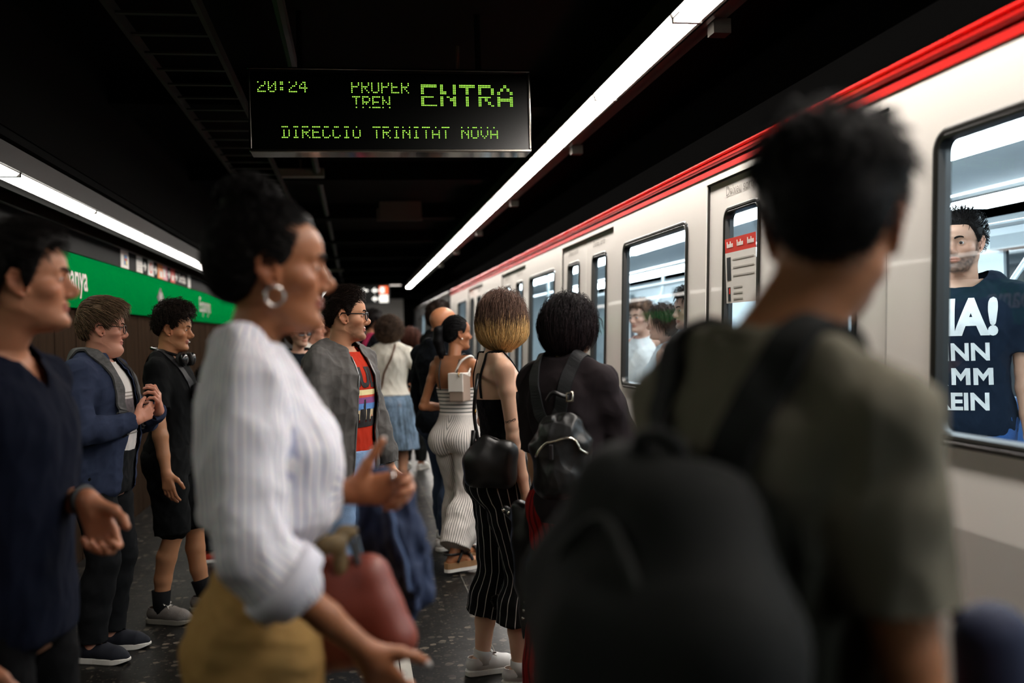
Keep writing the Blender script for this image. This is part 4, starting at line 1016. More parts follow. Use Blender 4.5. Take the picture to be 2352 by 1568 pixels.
def train(name, label, ya, yb, ph, body_m, interior=True, text=True):
    T = empty(name, (XT, (ya + yb) / 2, -1.1)); tag(T, label, 'train'); ORG = Vector((XT, (ya + yb) / 2, -1.1)); made = []
    def put(o):
        if o.parent == T: made.append(o)
        return o
    per = 3.29; dw = 1.60
    doors, wins = [], []
    y = ph
    while y < yb:
        if y + dw > ya: doors.append((y, y + dw))
        c = y + dw + (per - dw) / 2
        if ya + .7 < c < yb - .7: wins.append((c - .60, c + .60))
        y += per
    doors = [d for d in doors if d[0] > ya + .05 and d[1] < yb - .05]
    holes = [(a + .02, b - .02, 1.15, 1.99) for a, b in wins] + [(a, b, .0, 2.135) for a, b in doors]
    put(wall_sheet('body_side', [ya, yb], [-.75, 2.175], holes, body_m, T))
    for a, b in wins: put(frame_window(a, b, 1.132, 2.008, T))
    for a, b in doors:
        mid = (a + b) / 2
        for k, (l, r) in enumerate(((a + .008, mid - .004), (mid + .004, b - .008))):
            cw = (l + r) / 2; d = put(wall_sheet('door', [l, r], [.0, 2.128], [(cw - .185, cw + .185, .80, 1.985)], body_m, T, .014))
            frame_window(cw - .205, cw + .205, .78, 2.005, d, .06, .032, .014)
            hx = tx(1.05) + .014; mbh = MB().box(hx - .014, hx, (r - .05 if k == 0 else l + .03), (r - .03 if k == 0 else l + .05), .95, 1.12); mbh.build('door_handle', DSTEEL, d, False, .004)
            if text:
                flat_text('door_lettering', 'Deixeu sortir', .062, mat('grey_letter', '#8a857e', .6), (tx(2.06) + .0125, cw + .19, 2.055), (0, -1, 0), (.04, 0, 1), d, 0, 1.0, False, .001)
        sl = MB()
        for q0, q1, dx in ((mid - .012, mid + .012, .026), (a - .004, a + .010, .004), (b - .010, b + .004, .004)):
            zz = [0] + [z for z, _ in PROF if 0 < z < 2.13] + [2.14]
            sl.prism([(tx(z) + dx, z) for z in zz] + [(tx(z) + dx + .03, z) for z in zz[::-1]], 'y', q0, q1)
        put(sl.box(tx(2.13) + .004, tx(2.13) + .05, a, b, 2.128, 2.142).build('door_seal', RUB, T))
    put(MB().prism([(tx(2.18) - .004, 2.172), (tx(2.18) - .002, 2.198), (tx(2.18) + .05, 2.200), (tx(2.18) + .05, 2.172)], 'y', ya, yb).build('red_stripe', RPAINT if body_m is WPAINT else RUB, T))  # stripe and gutter turn black where the carriage is darkened as unlit
    put(MB().prism([(1.66, 2.196), (1.66, 2.214), (1.72, 2.214), (1.72, 2.196)], 'y', ya, yb).build('gutter_gap', RUB, T))
    put(MB().prism([(1.640, 2.214), (1.628, 2.222), (1.628, 2.232), (1.640, 2.238), (1.640, 2.244), (1.634, 2.250), (1.645, 2.262), (1.72, 2.275), (1.72, 2.214)], 'y', ya, yb).build('roof_gutter', RPAINT if body_m is WPAINT else RUB, T))
    put(MB().prism([(1.68, 2.265), (1.80, 2.46), (2.2, 2.62), (2.95, 2.68), (3.7, 2.62), (4.1, 2.46), (4.24, 2.2), (4.24, 2.15), (1.69, 2.2)], 'y', ya, yb).build('roof', mat('roof_shade_black', '#030303', .95, spec=.0), T))  # near-black colour stands in for the shade above the gutter
    put(MB().box(1.66, 4.2, ya, yb, -.75, -.06).build('underframe', BLACK, T))
    if interior:
        INW = mat('cabin_white', '#c9d3d6', .45); ING = mat('cabin_grey', '#8d989c', .5); BL = mat('seat_blue', '#1d4f86', .5); POLE = mat('pole_steel', '#cfd6d8', .3, .6)
        put(MB().box(1.60, 4.2, ya, yb, -.06, 0).build('cabin_floor', mat('cabin_floor', '#3d4347', .5), T))
        put(MB().box(1.70, 4.2, ya, yb, 2.16, 2.20).box(1.66, 1.72, ya, yb, 2.02, 2.2).build('cabin_ceiling', INW, T))
        fw = MB(); zs = [(0, .98), (2.0, 2.2)]
        for z0, z1 in zs: fw.box(4.16, 4.22, ya, yb, z0, z1)
        yy = ya
        for a, b in wins + [(yb, yb)]: fw.box(4.16, 4.22, yy, a, .98, 2.0); yy = b
        put(fw.build('cabin_wall', INW, T))
        for a, b in wins:
            put(MB().box(4.18, 4.20, a, b, .98, 2.0).build('far_window', mat('night_glass', '#0b1720', .08, 0, 0, coat=.5), T))
            put(MB().box(4.10, 4.165, a - .05, b + .05, 1.93, 2.02).build('window_shelf', ING, T))
            sm = put(MB().box(3.72, 4.16, a - .12, b + .12, .40, .46).box(4.08, 4.16, a - .12, b + .12, .46, .98).box(3.75, 4.1, a - .10, a - .06, 0, .40).box(3.75, 4.1, b + .06, b + .10, 0, .40).build('seat_bench', BL, T, False, .015))
            ls = MB()
            for k in range(9): ls.box(4.068, 4.079, a - .02 + k * .15, a - .008 + k * .15, .5, .97)
            ls.build('seat_piping', mat('seat_line', '#9db4c2', .6), sm)
            for yq in (a - .24, b + .24):
                put(MB().tube([(2.16, yq, 0), (2.16, yq, 2.16)], .019, 10).build('grab_pole', POLE, T))
            put(MB().tube(catmull([(3.62, a + .1, 2.16), (3.60, a + .12, 1.9), (3.42, a + .2, 1.55), (3.40, a + .22, 1.2), (3.45, a + .2, .45)], 5), .017, 10).build('grab_pole', POLE, T))
        put(MB().tube([(2.45, ya, 1.98), (2.45, yb, 1.98)], .017, 8).tube([(3.4, ya, 1.98), (3.4, yb, 1.98)], .017, 8).build('ceiling_rail', POLE, T))
        n = int((yb - ya) / 1.5); CL = emit('cabin_light', '#e9f6ff', CABIN)
        for k in range(n):
            for x in (2.28, 3.50): put(MB().prism([(x - .13, 2.16), (x - .10, 2.115), (x + .10, 2.115), (x + .13, 2.16)], 'y', ya + .12 + 1.5 * k, ya + 1.42 + 1.5 * k).build('cabin_lamp', CL, T))
        put(MB().box(1.66, 4.2, yb - .05, yb, 0, 2.2).build('end_wall', INW, T)); put(MB().box(1.66, 4.2, ya, ya + .05, 0, 2.2).build('end_wall', INW, T))
    for o in made: o.location = -ORG
    return T, doors, wins
TRAIN, DOORS, WINS = train('metro_train', 'white metro train with red roof edge standing at the platform', -4.0 + .3, 17.0, 2.83 - 2 * 3.29, WPAINT)
train('metro_train.001', 'far carriage darkened as unlit, with pale blue lit windows beyond the white train', 17.4, 27.9, 18.2, mat('unlit_train_paint', '#16191c', .5), True, False)  # lack of light on the far carriage is put into its paint
# notice stuck inside the near door window
cw = 4.43 - .40; e = empty('notice', (tx(1.75) + .009, cw, 1.60)); tag(e, 'white notice with a red heading stuck on a train door window', 'notice')
def nrect(y0, y1, z0, z1, m, name, par, d=0.0): return MB().box(-.002 - d, .001 - d, y0, y1, z0, z1).build(name, m, par)
tilt = (tx(1.75) - tx(1.6)) / .15
nrect(-.168, .168, -.02, .20, WHITE, 'sheet', e); nrect(-.168, .168, .20, .262, RED, 'heading', e)
for y in (.145, .03, -.085):                                        # three short heading words, too soft to read
    for k in range(6): nrect(y - .012 * k - .008, y - .012 * k, .222, .238 + .010 * (k in (0, 3)), WHITE, 'heading_mark', e, .001)
for k, zz in enumerate((.165, .13, .095, .045, .02, -.005)): nrect(-.15 if k < 3 else -.02, .08, zz, zz + .006, GREYP, 'text_line', e, .001)
nrect(.105, .15, .08, .18, DK, 'figure', e, .001); nrect(.115, .145, -.01, .05, DK, 'figure', e, .001); nrect(.118, .13, .02, .045, RED, 'figure_mark', e, .002)
# ------------------------------------------------------------------ the people
def where(px, top, zc, hair=.02):
    p = at(px, top, zc); return (p.x, p.y), p.z - hair
def collar(p, name, m, parent, z0, z1, r0, r1, front=.35, tilt=.35, off=.0, thick=.004, n=40, lo_y=0.0):
    """standing or folded collar band: open at the front"""
    H = p.H; cx, cy = p.spine(.84 * H); V = []; F = []
    L = [(z0, r0), ((z0 + z1) / 2, (r0 + r1) / 2 - .001), (z1, r1)]
    for z, r in L:
        for i in range(n + 1):
            a = math.pi / 2 + front + (2 * math.pi - 2 * front) * i / n + p.twist; x, y = math.cos(a) * r * 1.05, math.sin(a) * r * .95
            V.append((cx + x * p.k, cy - .010 * H + off + y * p.k, z * H - tilt * (y + .04) * p.k - lo_y * max(0, y)))
    m_ = n + 1
    F = [(i * m_ + j, i * m_ + j + 1, (i + 1) * m_ + j + 1, (i + 1) * m_ + j) for i in range(len(L) - 1) for j in range(n)]
    o = link_mesh(name, V, F, m, parent, True); s_ = o.modifiers.new('thickness', 'SOLIDIFY'); s_.thickness = thick; s_.offset = 0
    return o
SOLE_W = mat('white_sole', '#dcd8d0', .6); SOLE_K = mat('black_sole', '#15151a', .6); LACE_W = mat('pale_lace', '#cfcac2', .8)
W2 = mat('white_leather', '#dedad6', .45, 0, .05)
def loc(p, v):
    """world point to person coordinates"""
    return np.array(p.M().inverted() @ Vector(v))
def armto(p_xy, yaw, H, world):
    """world point as a wrist target in body-height units"""
    M = (Matrix.Translation((p_xy[0], p_xy[1], 0)) @ Matrix.Rotation(math.radians(yaw), 4, 'Z')).inverted(); v = M @ Vector(world); return tuple(np.array(v) / H)

# --- young man in navy at the left edge
xy, H = where(40, 503, 2.22, .03)
q_ = at(5, 900, 2.25); xy = (q_.x, q_.y)
y_ = -104
hw = at(200, 1150, 2.26)
p = Person('young man in navy v-neck at the left edge, looking right', xy, y_, H, skin='#b57c5e', head=(24, 2, 0), hs=.95, detail=.005, nbx=(.012, .045, 0),
           arms={'L': (armto(xy, y_, H, hw), (-.4, -1, 0)), 'R': ((.15, .05, .49), (.3, -1, 0))}, hands={'L': dict(curl=.95, dir=(.05, .45, -.9), palm=(.9, .1, .2), thumb=.6)}, face=dict(nose=1.05, browr=1.3, gaze=(-6, 0)), lip='#a3584c')
p.body()
p.hair('#0e0a08', 'short', .016, 1800, .035, (0, .5, -.1), .25, .03, .08, top=.012, seed=11, rough=.1, lenfn=lambda P: np.where(P[:, 2] > .05, 1, .3))
s_ = p.top('v_neck_shirt', cloth('navy_cloth', '#0b1020'), hem=.47, sleeve=.85, ease=.022, sease=(.012, .022), vneck=(.795, .055), fold=(.004, (13, 13, 6), 3))
p.pants('trousers', cloth('black_trousers', '#0b0b0d'), waist=.54, ease=.008)
for n in 'RL': p.shoe(n, mat('black_canvas', '#121214', .8), SOLE_K, SOLE_K)
e, b = p.thing('bracelet', 'dark band on the wrist of the young man in navy', 'bracelet', p.wr['L'])
d = p.wr['L'] - p.el['L']; MB().ring(tuple(-d / np.linalg.norm(d) * .012), .031 * p.k, .0065, d).build('band', mat('dark_band', '#0d0c0c', .5), e, True)

# --- boy in the blue hooded jacket
xy, H = where(222, 683, 4.72, .03)
y_ = -101
hA, hB = at(288, 940, 4.60), at(312, 915, 4.55)
p = Person('boy with glasses in an open blue hooded jacket, hands clasped', xy, y_, H, skin='#c98f78', head=(21, -3, 0), hs=1.05, bw=1.06, bd=1.12, detail=.0055, belly=.02,
           arms={'R': ((.055, .125, .672), (.8, -.5, -.7)), 'L': ((-.045, .150, .690), (-.8, -.4, -.7))},
           hands={'R': dict(curl=.9, dir=(-.75, .45, .35), palm=(-.4, -.9, 0), thumb=.3), 'L': dict(curl=.75, dir=(.55, .25, .75), palm=(.3, -.9, .1), thumb=.3, spread=1.4)}, face=dict(nose=.95, jowl=True, browc='#3a2a1c'), lip='#b56a62')
p.body()
p.hair('#5d4a38', 'fade', .014, 2400, .06, (0, .9, -.15), .25, .05, .08, top=.016, seed=12, rad=.0009, var=.35, rough=.1, lenfn=lambda P: np.where(P[:, 2] > .035, 1, .35))
jk = cloth('blue_sweat', '#323a50', .95, .14)
tee = p.top('t_shirt', cloth('white_tee', '#d9d4d0'), hem=.50, sleeve=0, ease=.008, fold=(.002, (14, 14, 8), 5)); bvt = p.bvh()
V, F = text_mesh('ACO', .035); V[:, 0] *= -1; F = [f_[::-1] for f_ in F]; p.decal('print', V, F, mat('tee_print', '#8d8880', .8), tee, .60 * H, bvt, -.03)
for k, (zz, ww) in enumerate(((.745, .15), (.735, .13), (.63, .15), (.575, .14))):
    V, F = [(-ww / 2, 0), (ww / 2, 0), (ww / 2, .006), (-ww / 2, .006)], [(0, 1, 2, 3)]; p.decal('print', V, F, mat('tee_print', '#8d8880', .8), tee, zz * H, bvt, -.005)
V, F = [(-.05, 0), (.05, 0), (.05, .09), (-.05, .09)], [(0, 1, 2, 3)]; p.decal('print', V, F, mat('tee_picture', '#6d6468', .8, 0, .8, 60), tee, .675 * H, bvt, -.01)
hd_ = lambda f: (f.chain([np.array(p.totorso((.078 * p.k, .01, .842 * H))), np.array(p.totorso((.05 * p.k, -.075 * p.k, .850 * H))), np.array(p.totorso((0, -.10 * p.k, .842 * H))), np.array(p.totorso((-.05 * p.k, -.075 * p.k, .850 * H))), np.array(p.totorso((-.078 * p.k, .01, .842 * H)))], [.028, .036, .042, .036, .028], .02))
jac = p.top('hooded_jacket', jk, hem=.455, sleeve=1.95, ease=.026, sease=(.022, .020), neck=None, open_=(.088, .055), fold=(.006, (11, 11, 10), 7), thick=.004, extra=hd_); bvj = p.bvh()
p.pants('trousers', cloth('charcoal_trousers', '#17181a'), lease=(.016, .026, .03))
for n in 'RL': p.shoe(n, mat('navy_knit_shoe', '#10131f', .85), SOLE_W, None)
bpm = mat('black_nylon', '#121215', .6, 0, .15, 8, .3, 300)
e, b = p.thing('backpack', 'black backpack worn by the boy in the blue hooded jacket', 'backpack', (0, -.26 * p.k, .60 * H))
f = Fld(); f.cap((-.08, 0, -.12), (-.08, 0, .12), .085, .08, .03); f.cap((.08, 0, -.12), (.08, 0, .12), .085, .08, .04); V, Q = f.iso(.007); V = V * np.array([1, .85, 1.25]); link_mesh('bag', V, tris(Q), bpm, e)
camo = mat('patterned_strap', '#4a4a4a', .8, 0, .9, 45)
for sg in (1, -1):
    p.strap('shoulder_strap', [(sg * .085, -.16, .80 * H), (sg * .088, -.08, .86 * H), (sg * .092, .03, .85 * H), (sg * .100, .13, .79 * H), (sg * .110, .16, .72 * H), (sg * .118, .15, .64 * H)], .055 * p.k, .010, camo, bvj, e, .003, base=b)
tg = MB().box(.145, .155, .03, .04, -.10, -.035); tg.build('zip_pull', mat('red_pull', '#c8201c', .5), e)
p.glasses('dark glasses worn by the boy in the blue hooded jacket', '#14100e')

# --- boy with headphones
xy, H = where(386, 696, 5.35, .03)
p = Person('smiling boy in black polo and shorts with headphones round his neck', xy, -98, H, skin='#b57f5c', head=(2, -6, 0), hs=1.0, detail=.0055,
           arms={'R': ((.155, .03, .475), (.5, -1, 0)), 'L': ((-.145, .06, .48), (-.3, -1, 0))}, legs={'R': ((.062, -.03, .046), (.1, 1, 0)), 'L': ((-.06, .075, .046), (0, 1, 0))}, feet={'R': -14, 'L': 12},
           hands={'R': dict(curl=.45, thumb=.5), 'L': dict(curl=.4)}, face=dict(nose=1.05, gaze=(-5, -10)), lip='#a85f55')
p.body()
MB().tube([p.hd(q) for q in catmull([(-.016, .0885, -.0655), (0, .0915, -.0665), (.016, .0885, -.0655)], 4)], .0032 * p.hs, 6).build('teeth', mat('teeth', '#e4ded2', .3), p.o, True)
p.hair('#211712', 'fade', .014, 2200, .06, (0, .75, .0), .35, .35, .06, top=.024, seed=14, rad=.0010, keep=lambda P: P[:, 2] > .0, hug=.009, lenfn=lambda P: np.where(P[:, 2] > .05, 1, .4))
pol = p.top('polo_shirt', cloth('black_polo', '#101112'), hem=.485, sleeve=.72, ease=.016, sease=(.012, .026), fold=(.004, (13, 13, 7), 8)); bv = p.bvh()
collar(p, 'collar', cloth('black_polo', '#101112'), pol, .838, .862, .082, .066, .3, .5)
p.pants('shorts', cloth('black_shorts', '#0f1011'), waist=.56, to=.98, lease=(.018, .035, .045), fold=(.005, (10, 10, 8), 9))
for n in 'RL':
    o = p.shoe(n, mat('grey_mesh_shoe', '#77706a', .85, 0, .2, 20, .4), mat('grey_sole', '#8d877c', .7), LACE_W)
    q = p.legpts(n, 1.75, 2.0); MB().tube([q[0][0], q[0][-1], q[0][-1] - np.array([0, 0, .02])], [r_ + .009 for r_ in (q[1][0], q[1][-1], q[1][-1])], 18).build('sock', cloth('black_sock', '#141416'), p.o, True)
e, b = p.thing('headphones', 'black headphones round the neck of the smiling boy', 'headphones', (0, .02, .85 * H)); HPM = mat('black_gloss', '#0e0e10', .25, 0, .05, 5, coat=.3)
for sg in (-1, 1):
    c = np.array((sg * .062, .085, .835 * H)) - b; MB().ring(tuple(c), .026, .012, (sg * .6, .7, .1)).build('ear_pad', mat('pad', '#0a0a0a', .7), e, True)
    g = Fld().ell(c + np.array([sg * .010, .012, 0]), (.032, .020, .036), .01); V, Q = g.iso(.004); link_mesh('ear_cup', V, tris(Q), HPM, e)
MB().tube([np.array(q) - b for q in catmull([(.07, .08, .845 * H), (.088, .0, .862 * H), (.05, -.075, .872 * H), (0, -.092, .874 * H), (-.05, -.075, .872 * H), (-.088, .0, .862 * H), (-.07, .08, .845 * H)], 5)], .008, 8).build('headband', HPM, e, True)
e, b = p.thing('sling_bag', 'small black sling bag across the chest of the smiling boy', 'bag', (-.02, .15, .70 * H))
f = Fld(); f.cap((-.07, .01, -.04), (.06, .01, .05), .055, .05, .02); V, Q = f.iso(.006); link_mesh('pouch', V * np.array([1, .6, 1]), tris(Q), bpm, e)
p.strap('strap', [(.06, .16, .735 * H), (.09, .13, .79 * H), (.09, .0, .86 * H), (.03, -.14, .80 * H), (-.08, -.15, .68 * H), (-.17, -.02, .62 * H), (-.10, .14, .665 * H)], .035, .005, bpm, bv, e, .002, base=b)

# --- woman in the striped shirt
zc = 1.9; p0 = at(634, 605, zc); H = p0.z + .116; xy = (p0.x - .035, p0.y); y_ = -86
wR, wL = at(838, 1492, 1.72), at(800, 1128, 1.90)
SKN = '#a36a48'
p = Person('woman with hoop earring in a striped cropped shirt and khaki trousers', xy, y_, H, True, SKN, head=(0, -2, 0), hs=1.05, bw=.94, bd=.93, detail=.0045, nbx=(.0, .004, -.008),
           arms={'R': (armto(xy, y_, H, wR), (.55, -1, -.2)), 'L': (armto(xy, y_, H, wL), (-.5, -.8, -.6))},
           hands={'R': dict(curl=.55, dir=(-.25, .45, -.85), palm=(-.95, .0, .3), thumb=.1, thumb_up=.3), 'L': dict(curl=.95, dir=(.12, .9, .02), palm=(.92, -.1, -.12), thumb=0, thumb_up=.8)}, face=dict(nose=1.0, lips=1.25, gaze=(0, -8), bust=.9), lip='#8f4a40')
p.body()
bun = lambda f: f.ell((0, -.050, .128), (.046, .050, .034), .015)
p.hair('#0c0807', 'long', .006, 2600, .05, (0, -.9, .25), .1, .12, 0, top=.002, back=.008, seed=15, rad=.0008, extra=bun, hug=.003)
rs = np.random.RandomState(6); mb = MB()
for i in range(420):
    v = rs.normal(size=3); v[2] = abs(v[2]); v /= np.linalg.norm(v); q = np.array([0, -.050, .132]) + v * np.array([.046, .050, .036]); tv = np.cross(v, rs.normal(size=3)); tv /= np.linalg.norm(tv); r_ = rs.uniform(.006, .012)
    mb.tube([p.hd(q + tv * r_ * math.sin(t_) + v * (r_ * .6 * (1 - math.cos(t_)))) for t_ in np.linspace(0, 4.4, 7)], [.0014] * 6 + [.0005], 3)
link_mesh('hair_bun', mb.V, mb.F, HAIRM, p.o, True, {'Col': np.repeat(np.array(srgb('#0c0807'))[None], len(mb.V), 0)})
e, b = p.thing('hoop_earring', 'silver hoop earring on the woman in the striped shirt', 'earring', p.hd((.077, .0, -.055)))
MB().ring((0, 0, 0), .0175, .0030, (1, .25, 0)).build('hoop', mat('silver', '#d8d0c6', .2, 1), e, True)
nk = MB().ring((0, 0, 0), .055, .0016, (0, .3, 1)); e2, b2 = p.thing('necklace', 'thin gold chain on the neck of the woman in the striped shirt', 'necklace', p.nb + np.array([0, .0, .035])); nk.build('chain', mat('gold', '#b88a3e', .25, 1), e2, True)
t = NT('striped_shirting'); a_ = t.n('ShaderNodeAttribute', attribute_name='flow'); sp = t.n('ShaderNodeSeparateXYZ'); t.l(a_.outputs['Vector'], sp.inputs[0])
u = t.math('FRACT', t.math('MULTIPLY', t.math('ARCTAN2', sp.outputs[1], sp.outputs[0]), 62 / 6.283)); mk = t.math('LESS_THAN', t.math('ABSOLUTE', t.math('SUBTRACT', u, .5)), .17)
t.l(t.mix(mk, srgb('#ebe7e8'), srgb('#a9abc4')), t.b.inputs['Base Color']); t.b.inputs['Roughness'].default_value = .9; t.b.inputs['Subsurface Weight'].default_value = .1; t.b.inputs['Subsurface Scale'].default_value = .02
SHIRT = t.m
def blouse(f):
    for n in 'RL':
        q, r = p.armpts(n, .2, 1.32); 
        p.cone(f, q, [a + b_ for a, b_ in zip(r, np.interp(np.linspace(0, 1, len(q)), [0, .5, .85, 1], [.020, .029, .034, .036]))], .02)
sh = p.top('striped_shirt', SHIRT, hem=.632, sleeve=.9, ease=lambda z: .018 + .030 * np.clip((.80 - z) / .13, 0, 1) * np.clip((z - .625) / .03, .35, 1), sease=(.016, .03), fold=(.007, (9, 9, 5), 21), neck=.852, vneck=(.79, .05), flow=True, extra=blouse, shoulder=.040)
# stripes run along the sleeves too: give each sleeve its own flow
V = p.surf[0]
fl = np.zeros((len(V), 3)); best = np.full(len(V), 1e9)
cx, cy = p.spine(V[:, 2]); d0 = np.stack([V[:, 0] - cx, V[:, 1] - cy], 1); fl[:, :2] = d0 / (np.linalg.norm(d0, axis=1, keepdims=True) + 1e-9); best = np.linalg.norm(d0 / np.array([.115, .105]), axis=1) * .05 + .012
for n in 'RL':
    for A, B in ((p.sh[n], p.el[n]), (p.el[n], p.wr[n])):
        ab = B - A; tt = np.clip((V - A) @ ab / (ab @ ab), 0, 1); q = V - A - tt[:, None] * ab; dd = np.linalg.norm(q, axis=1); u1 = np.cross(ab / np.linalg.norm(ab), [1, 0, .1]); u1 /= np.linalg.norm(u1); u2 = np.cross(ab / np.linalg.norm(ab), u1)
        k_ = dd < best; best = np.where(k_, dd, best); ang = np.arctan2(q @ u2, q @ u1) * .42; fl[k_, 0] = np.cos(ang[k_]); fl[k_, 1] = np.sin(ang[k_])
sh.data.attributes['flow'].data.foreach_set('vector', fl.astype(np.float32).ravel())
collar(p, 'collar', mat('shirt_collar', '#d2d0da', .9), sh, .858, .842, .062, .082, .42, .30, thick=.004)
for n in 'R':
    q, r = p.armpts(n, 1.20, 1.36); MB().tube([q[0] + (q[-1] - q[0]) * t_ for t_ in (0, .05, .5, .95, 1)], [r[0] + o_ for o_ in (.034, .042, .044, .042, .034)], 28).build('cuff', mat('shirt_collar', '#d2d0da', .9), sh, True)
p.pants('khaki_trousers', cloth('khaki', '#a98550', .85, .1), waist=.645, ease=.014, lease=(.020, .03, .05), fold=(.0045, (10, 10, 12), 16)); bvk = p.bvh()
for n in 'RL': p.shoe(n, W2, SOLE_W)
# denim jacket carried over the far hand, brown bag under the near one
DEN = mat('denim', '#1c2a47', .85, 0, .45, 9, .4, 220)
c0 = loc(p, at(872, 1090, 1.95)); e, b = p.thing('denim_jacket', 'dark blue denim jacket hanging from the hand of the woman in the striped shirt', 'jacket', c0 + np.array([0, .0, -.28]))
f = Fld(); P_ = lambda px, py, zc: loc(p, at(px, py, zc)) - b
f.chain([P_(858, 1088, 2.02), P_(905, 1120, 2.02), P_(938, 1230, 2.02), P_(948, 1390, 2.00)], [.020, .036, .044, .026], .02)
f.chain([P_(845, 1150, 2.06), P_(862, 1240, 2.06), P_(900, 1340, 2.05), P_(932, 1415, 2.03)], [.026, .036, .042, .022], .02)
f.chain([P_(900, 1140, 2.11), P_(958, 1280, 2.09), P_(966, 1370, 2.07)], [.028, .034, .026], .015)
f.chain([P_(880, 1130, 1.99), P_(905, 1220, 1.98), P_(940, 1320, 1.97), P_(955, 1360, 1.97)], [.016, .026, .028, .016], .012)
V, Q = f.iso(.0045); N_ = vnormals(V, Q); V = V + N_ * (.006 * waves(V, (55, 55, 18), 31, 7, True) + .003 * waves(V, (120, 120, 50), 32, 7, True))[:, None]; jo = link_mesh('jacket_body', V, tris(Q), DEN, e); bvd = BVHTree.FromPolygons([tuple(v) for v in V], [tuple(map(int, q)) for q in tris(Q)])
sm_ = [bvd.find_nearest(Vector(q)) for q in catmull([P_(880, 1150, 1.90), P_(905, 1240, 1.89), P_(935, 1330, 1.88), P_(952, 1390, 1.88)], 6)]; sq = np.array([a_[0] + a_[1] * .002 for a_ in sm_])
for _ in range(6): sq[1:-1] = .5 * sq[1:-1] + .25 * (sq[:-2] + sq[2:])
MB().tube(sq, .0045, 6).build('seam', mat('denim_seam', '#4a5f82', .8), e, True)
MB().tube([P_(812, 1205, 1.93), P_(825, 1260, 1.92), P_(838, 1310, 1.9)], .005, 6).build('zip', mat('dark_zip', '#4d555c', .4, .8), e, True)
c0 = loc(p, at(812, 1400, 1.83)); e, b = p.thing('shoulder_bag', 'brown leather bag held in front of the woman in the striped shirt', 'bag', c0)
LEA = mat('brown_leather', '#7e3a2c', .5, 0, .15, 7, .2, 120)
f = Fld(); cs = [P_(695, 1330, 1.88), P_(845, 1325, 1.86), P_(905, 1465, 1.84), P_(720, 1500, 1.86)]
f.chain(cs + [cs[0]], [.026] * 5, .012); f.chain([cs[0], cs[2]], [.034] * 2, .05); f.chain([cs[1], cs[3]], [.034] * 2, .05); f.chain([(cs[0] + cs[1]) / 2, (cs[2] + cs[3]) / 2], [.034] * 2, .04); f.chain([(cs[0] + cs[3]) / 2, (cs[1] + cs[2]) / 2], [.034] * 2, .04)
V, Q = f.iso(.0045); link_mesh('bag_body', V, tris(Q), LEA, e)
NAIL = mat('white_nail', '#e8e2dc', .25)
for n in 'RL': p.thumbnail(n, NAIL)
MB().tube(catmull([P_(795, 1212, 1.85), P_(812, 1260, 1.84), P_(830, 1320, 1.83)], 4), .006, 6).build('bag_strap', mat('black_strap', '#0f0f10', .5), e, True)
sc_ = Fld(); [sc_.ell(P_(*q), np.array(r_), .012) for q, r_ in (((760, 1250, 1.82), (.012, .03, .018)), ((795, 1222, 1.84), (.012, .022, .014)), ((782, 1290, 1.83), (.010, .014, .03)))]; V, Q = sc_.iso(.004); e, b3 = p.thing('scarf_knot', 'gold patterned scarf knot at the waist of the woman in the striped shirt', 'scarf', b); link_mesh('knot', V, tris(Q), mat('gold_scarf', '#6d5a3a', .7, 0, .8, 60), e)
for k, (n, i) in enumerate((('R', 0), ('L', 0))):
    fdir, nn, tt_, hd__ = p.hand_frame(n); kk = p.k * .92; c_ = p.wr[n] + (fdir * .095 + tt_ * .026 + nn * .008) * kk; e, b4 = p.thing('ring', 'silver ring on the %s hand of the woman in the striped shirt' % ('lower' if n == 'R' else 'upper'), 'ring', c_); MB().ring((0, 0, 0), .0095, .003, fdir, 20, 6).build('band', mat('silver', '#d8d0c6', .2, 1), e, True)

# --- man in the red t-shirt
xy, H = where(782, 654, 4.70, .034)
p = Person('bearded man with glasses in an open grey jacket over a red t-shirt', xy, -124, H, skin='#cc9574', head=(32, 0, 0), hs=1.02, detail=.005, bw=1.02, arms={'R': ((.16, .03, .48), (.5, -1, 0)), 'L': ((-.155, .05, .48), (-.5, -1, 0))}, stubble=('#4a2f20', .62), face=dict(nose=1.02, browc='#24170f', iris='#4a3a28', browr=1.15), lip='#b06d60')
p.body(fine=.0026)
p.hair('#1b100b', 'fade', .010, 2600, .030, (0, .6, .05), .3, .02, .04, top=.013, seed=16, rad=.0008, rough=.1, lenfn=lambda P: np.where(P[:, 2] > .055, 1, .25))
tee = p.top('t_shirt', cloth('red_tee', '#b5301c', .9, .06), hem=.495, sleeve=0, ease=.010, fold=(.003, (13, 13, 8), 17), neck=.845); bvt = p.bvh()
INK = mat('black_ink', '#1c1718', .8)
V, F = text_mesh('CULT', .125, .006, .86); V[:, 0] = V[:, 0].mean() - V[:, 0]; F = [f_[::-1] for f_ in F]; p.decal('lettering', V, F, INK, tee, .737 * H, bvt, .012)
def rectp(x0, x1, y0, y1): return [(x0, y0), (x1, y0), (x1, y1), (x0, y1)], [(0, 1, 2, 3)]
for nm, y0, y1, c in (('yellow_band', -.003, .022, '#e9d9a0'), ('red_band', -.014, -.003, '#cf4a3a'), ('purple_band', -.042, -.014, '#8a4a86'), ('blue_band', -.072, -.042, '#5f8fd0'), ('cream_band', -.118, -.072, '#d9c39a')):
    V, F = rectp(-.15, .15, y0, y1); p.decal('print', V, F, mat(nm, c, .85), tee, .715 * H, bvt, 0)
rs = random.Random(4); x = -.15
while x < .15:
    wd = rs.uniform(.008, .022); hh = rs.choice((.012, .03, .05, .022, .006)); V, F = rectp(x, x + wd, -.145, -.118 + hh); p.decal('print', V, F, INK, tee, .715 * H, bvt, 0, .0035); x += wd + rs.choice((0, 0, .006))
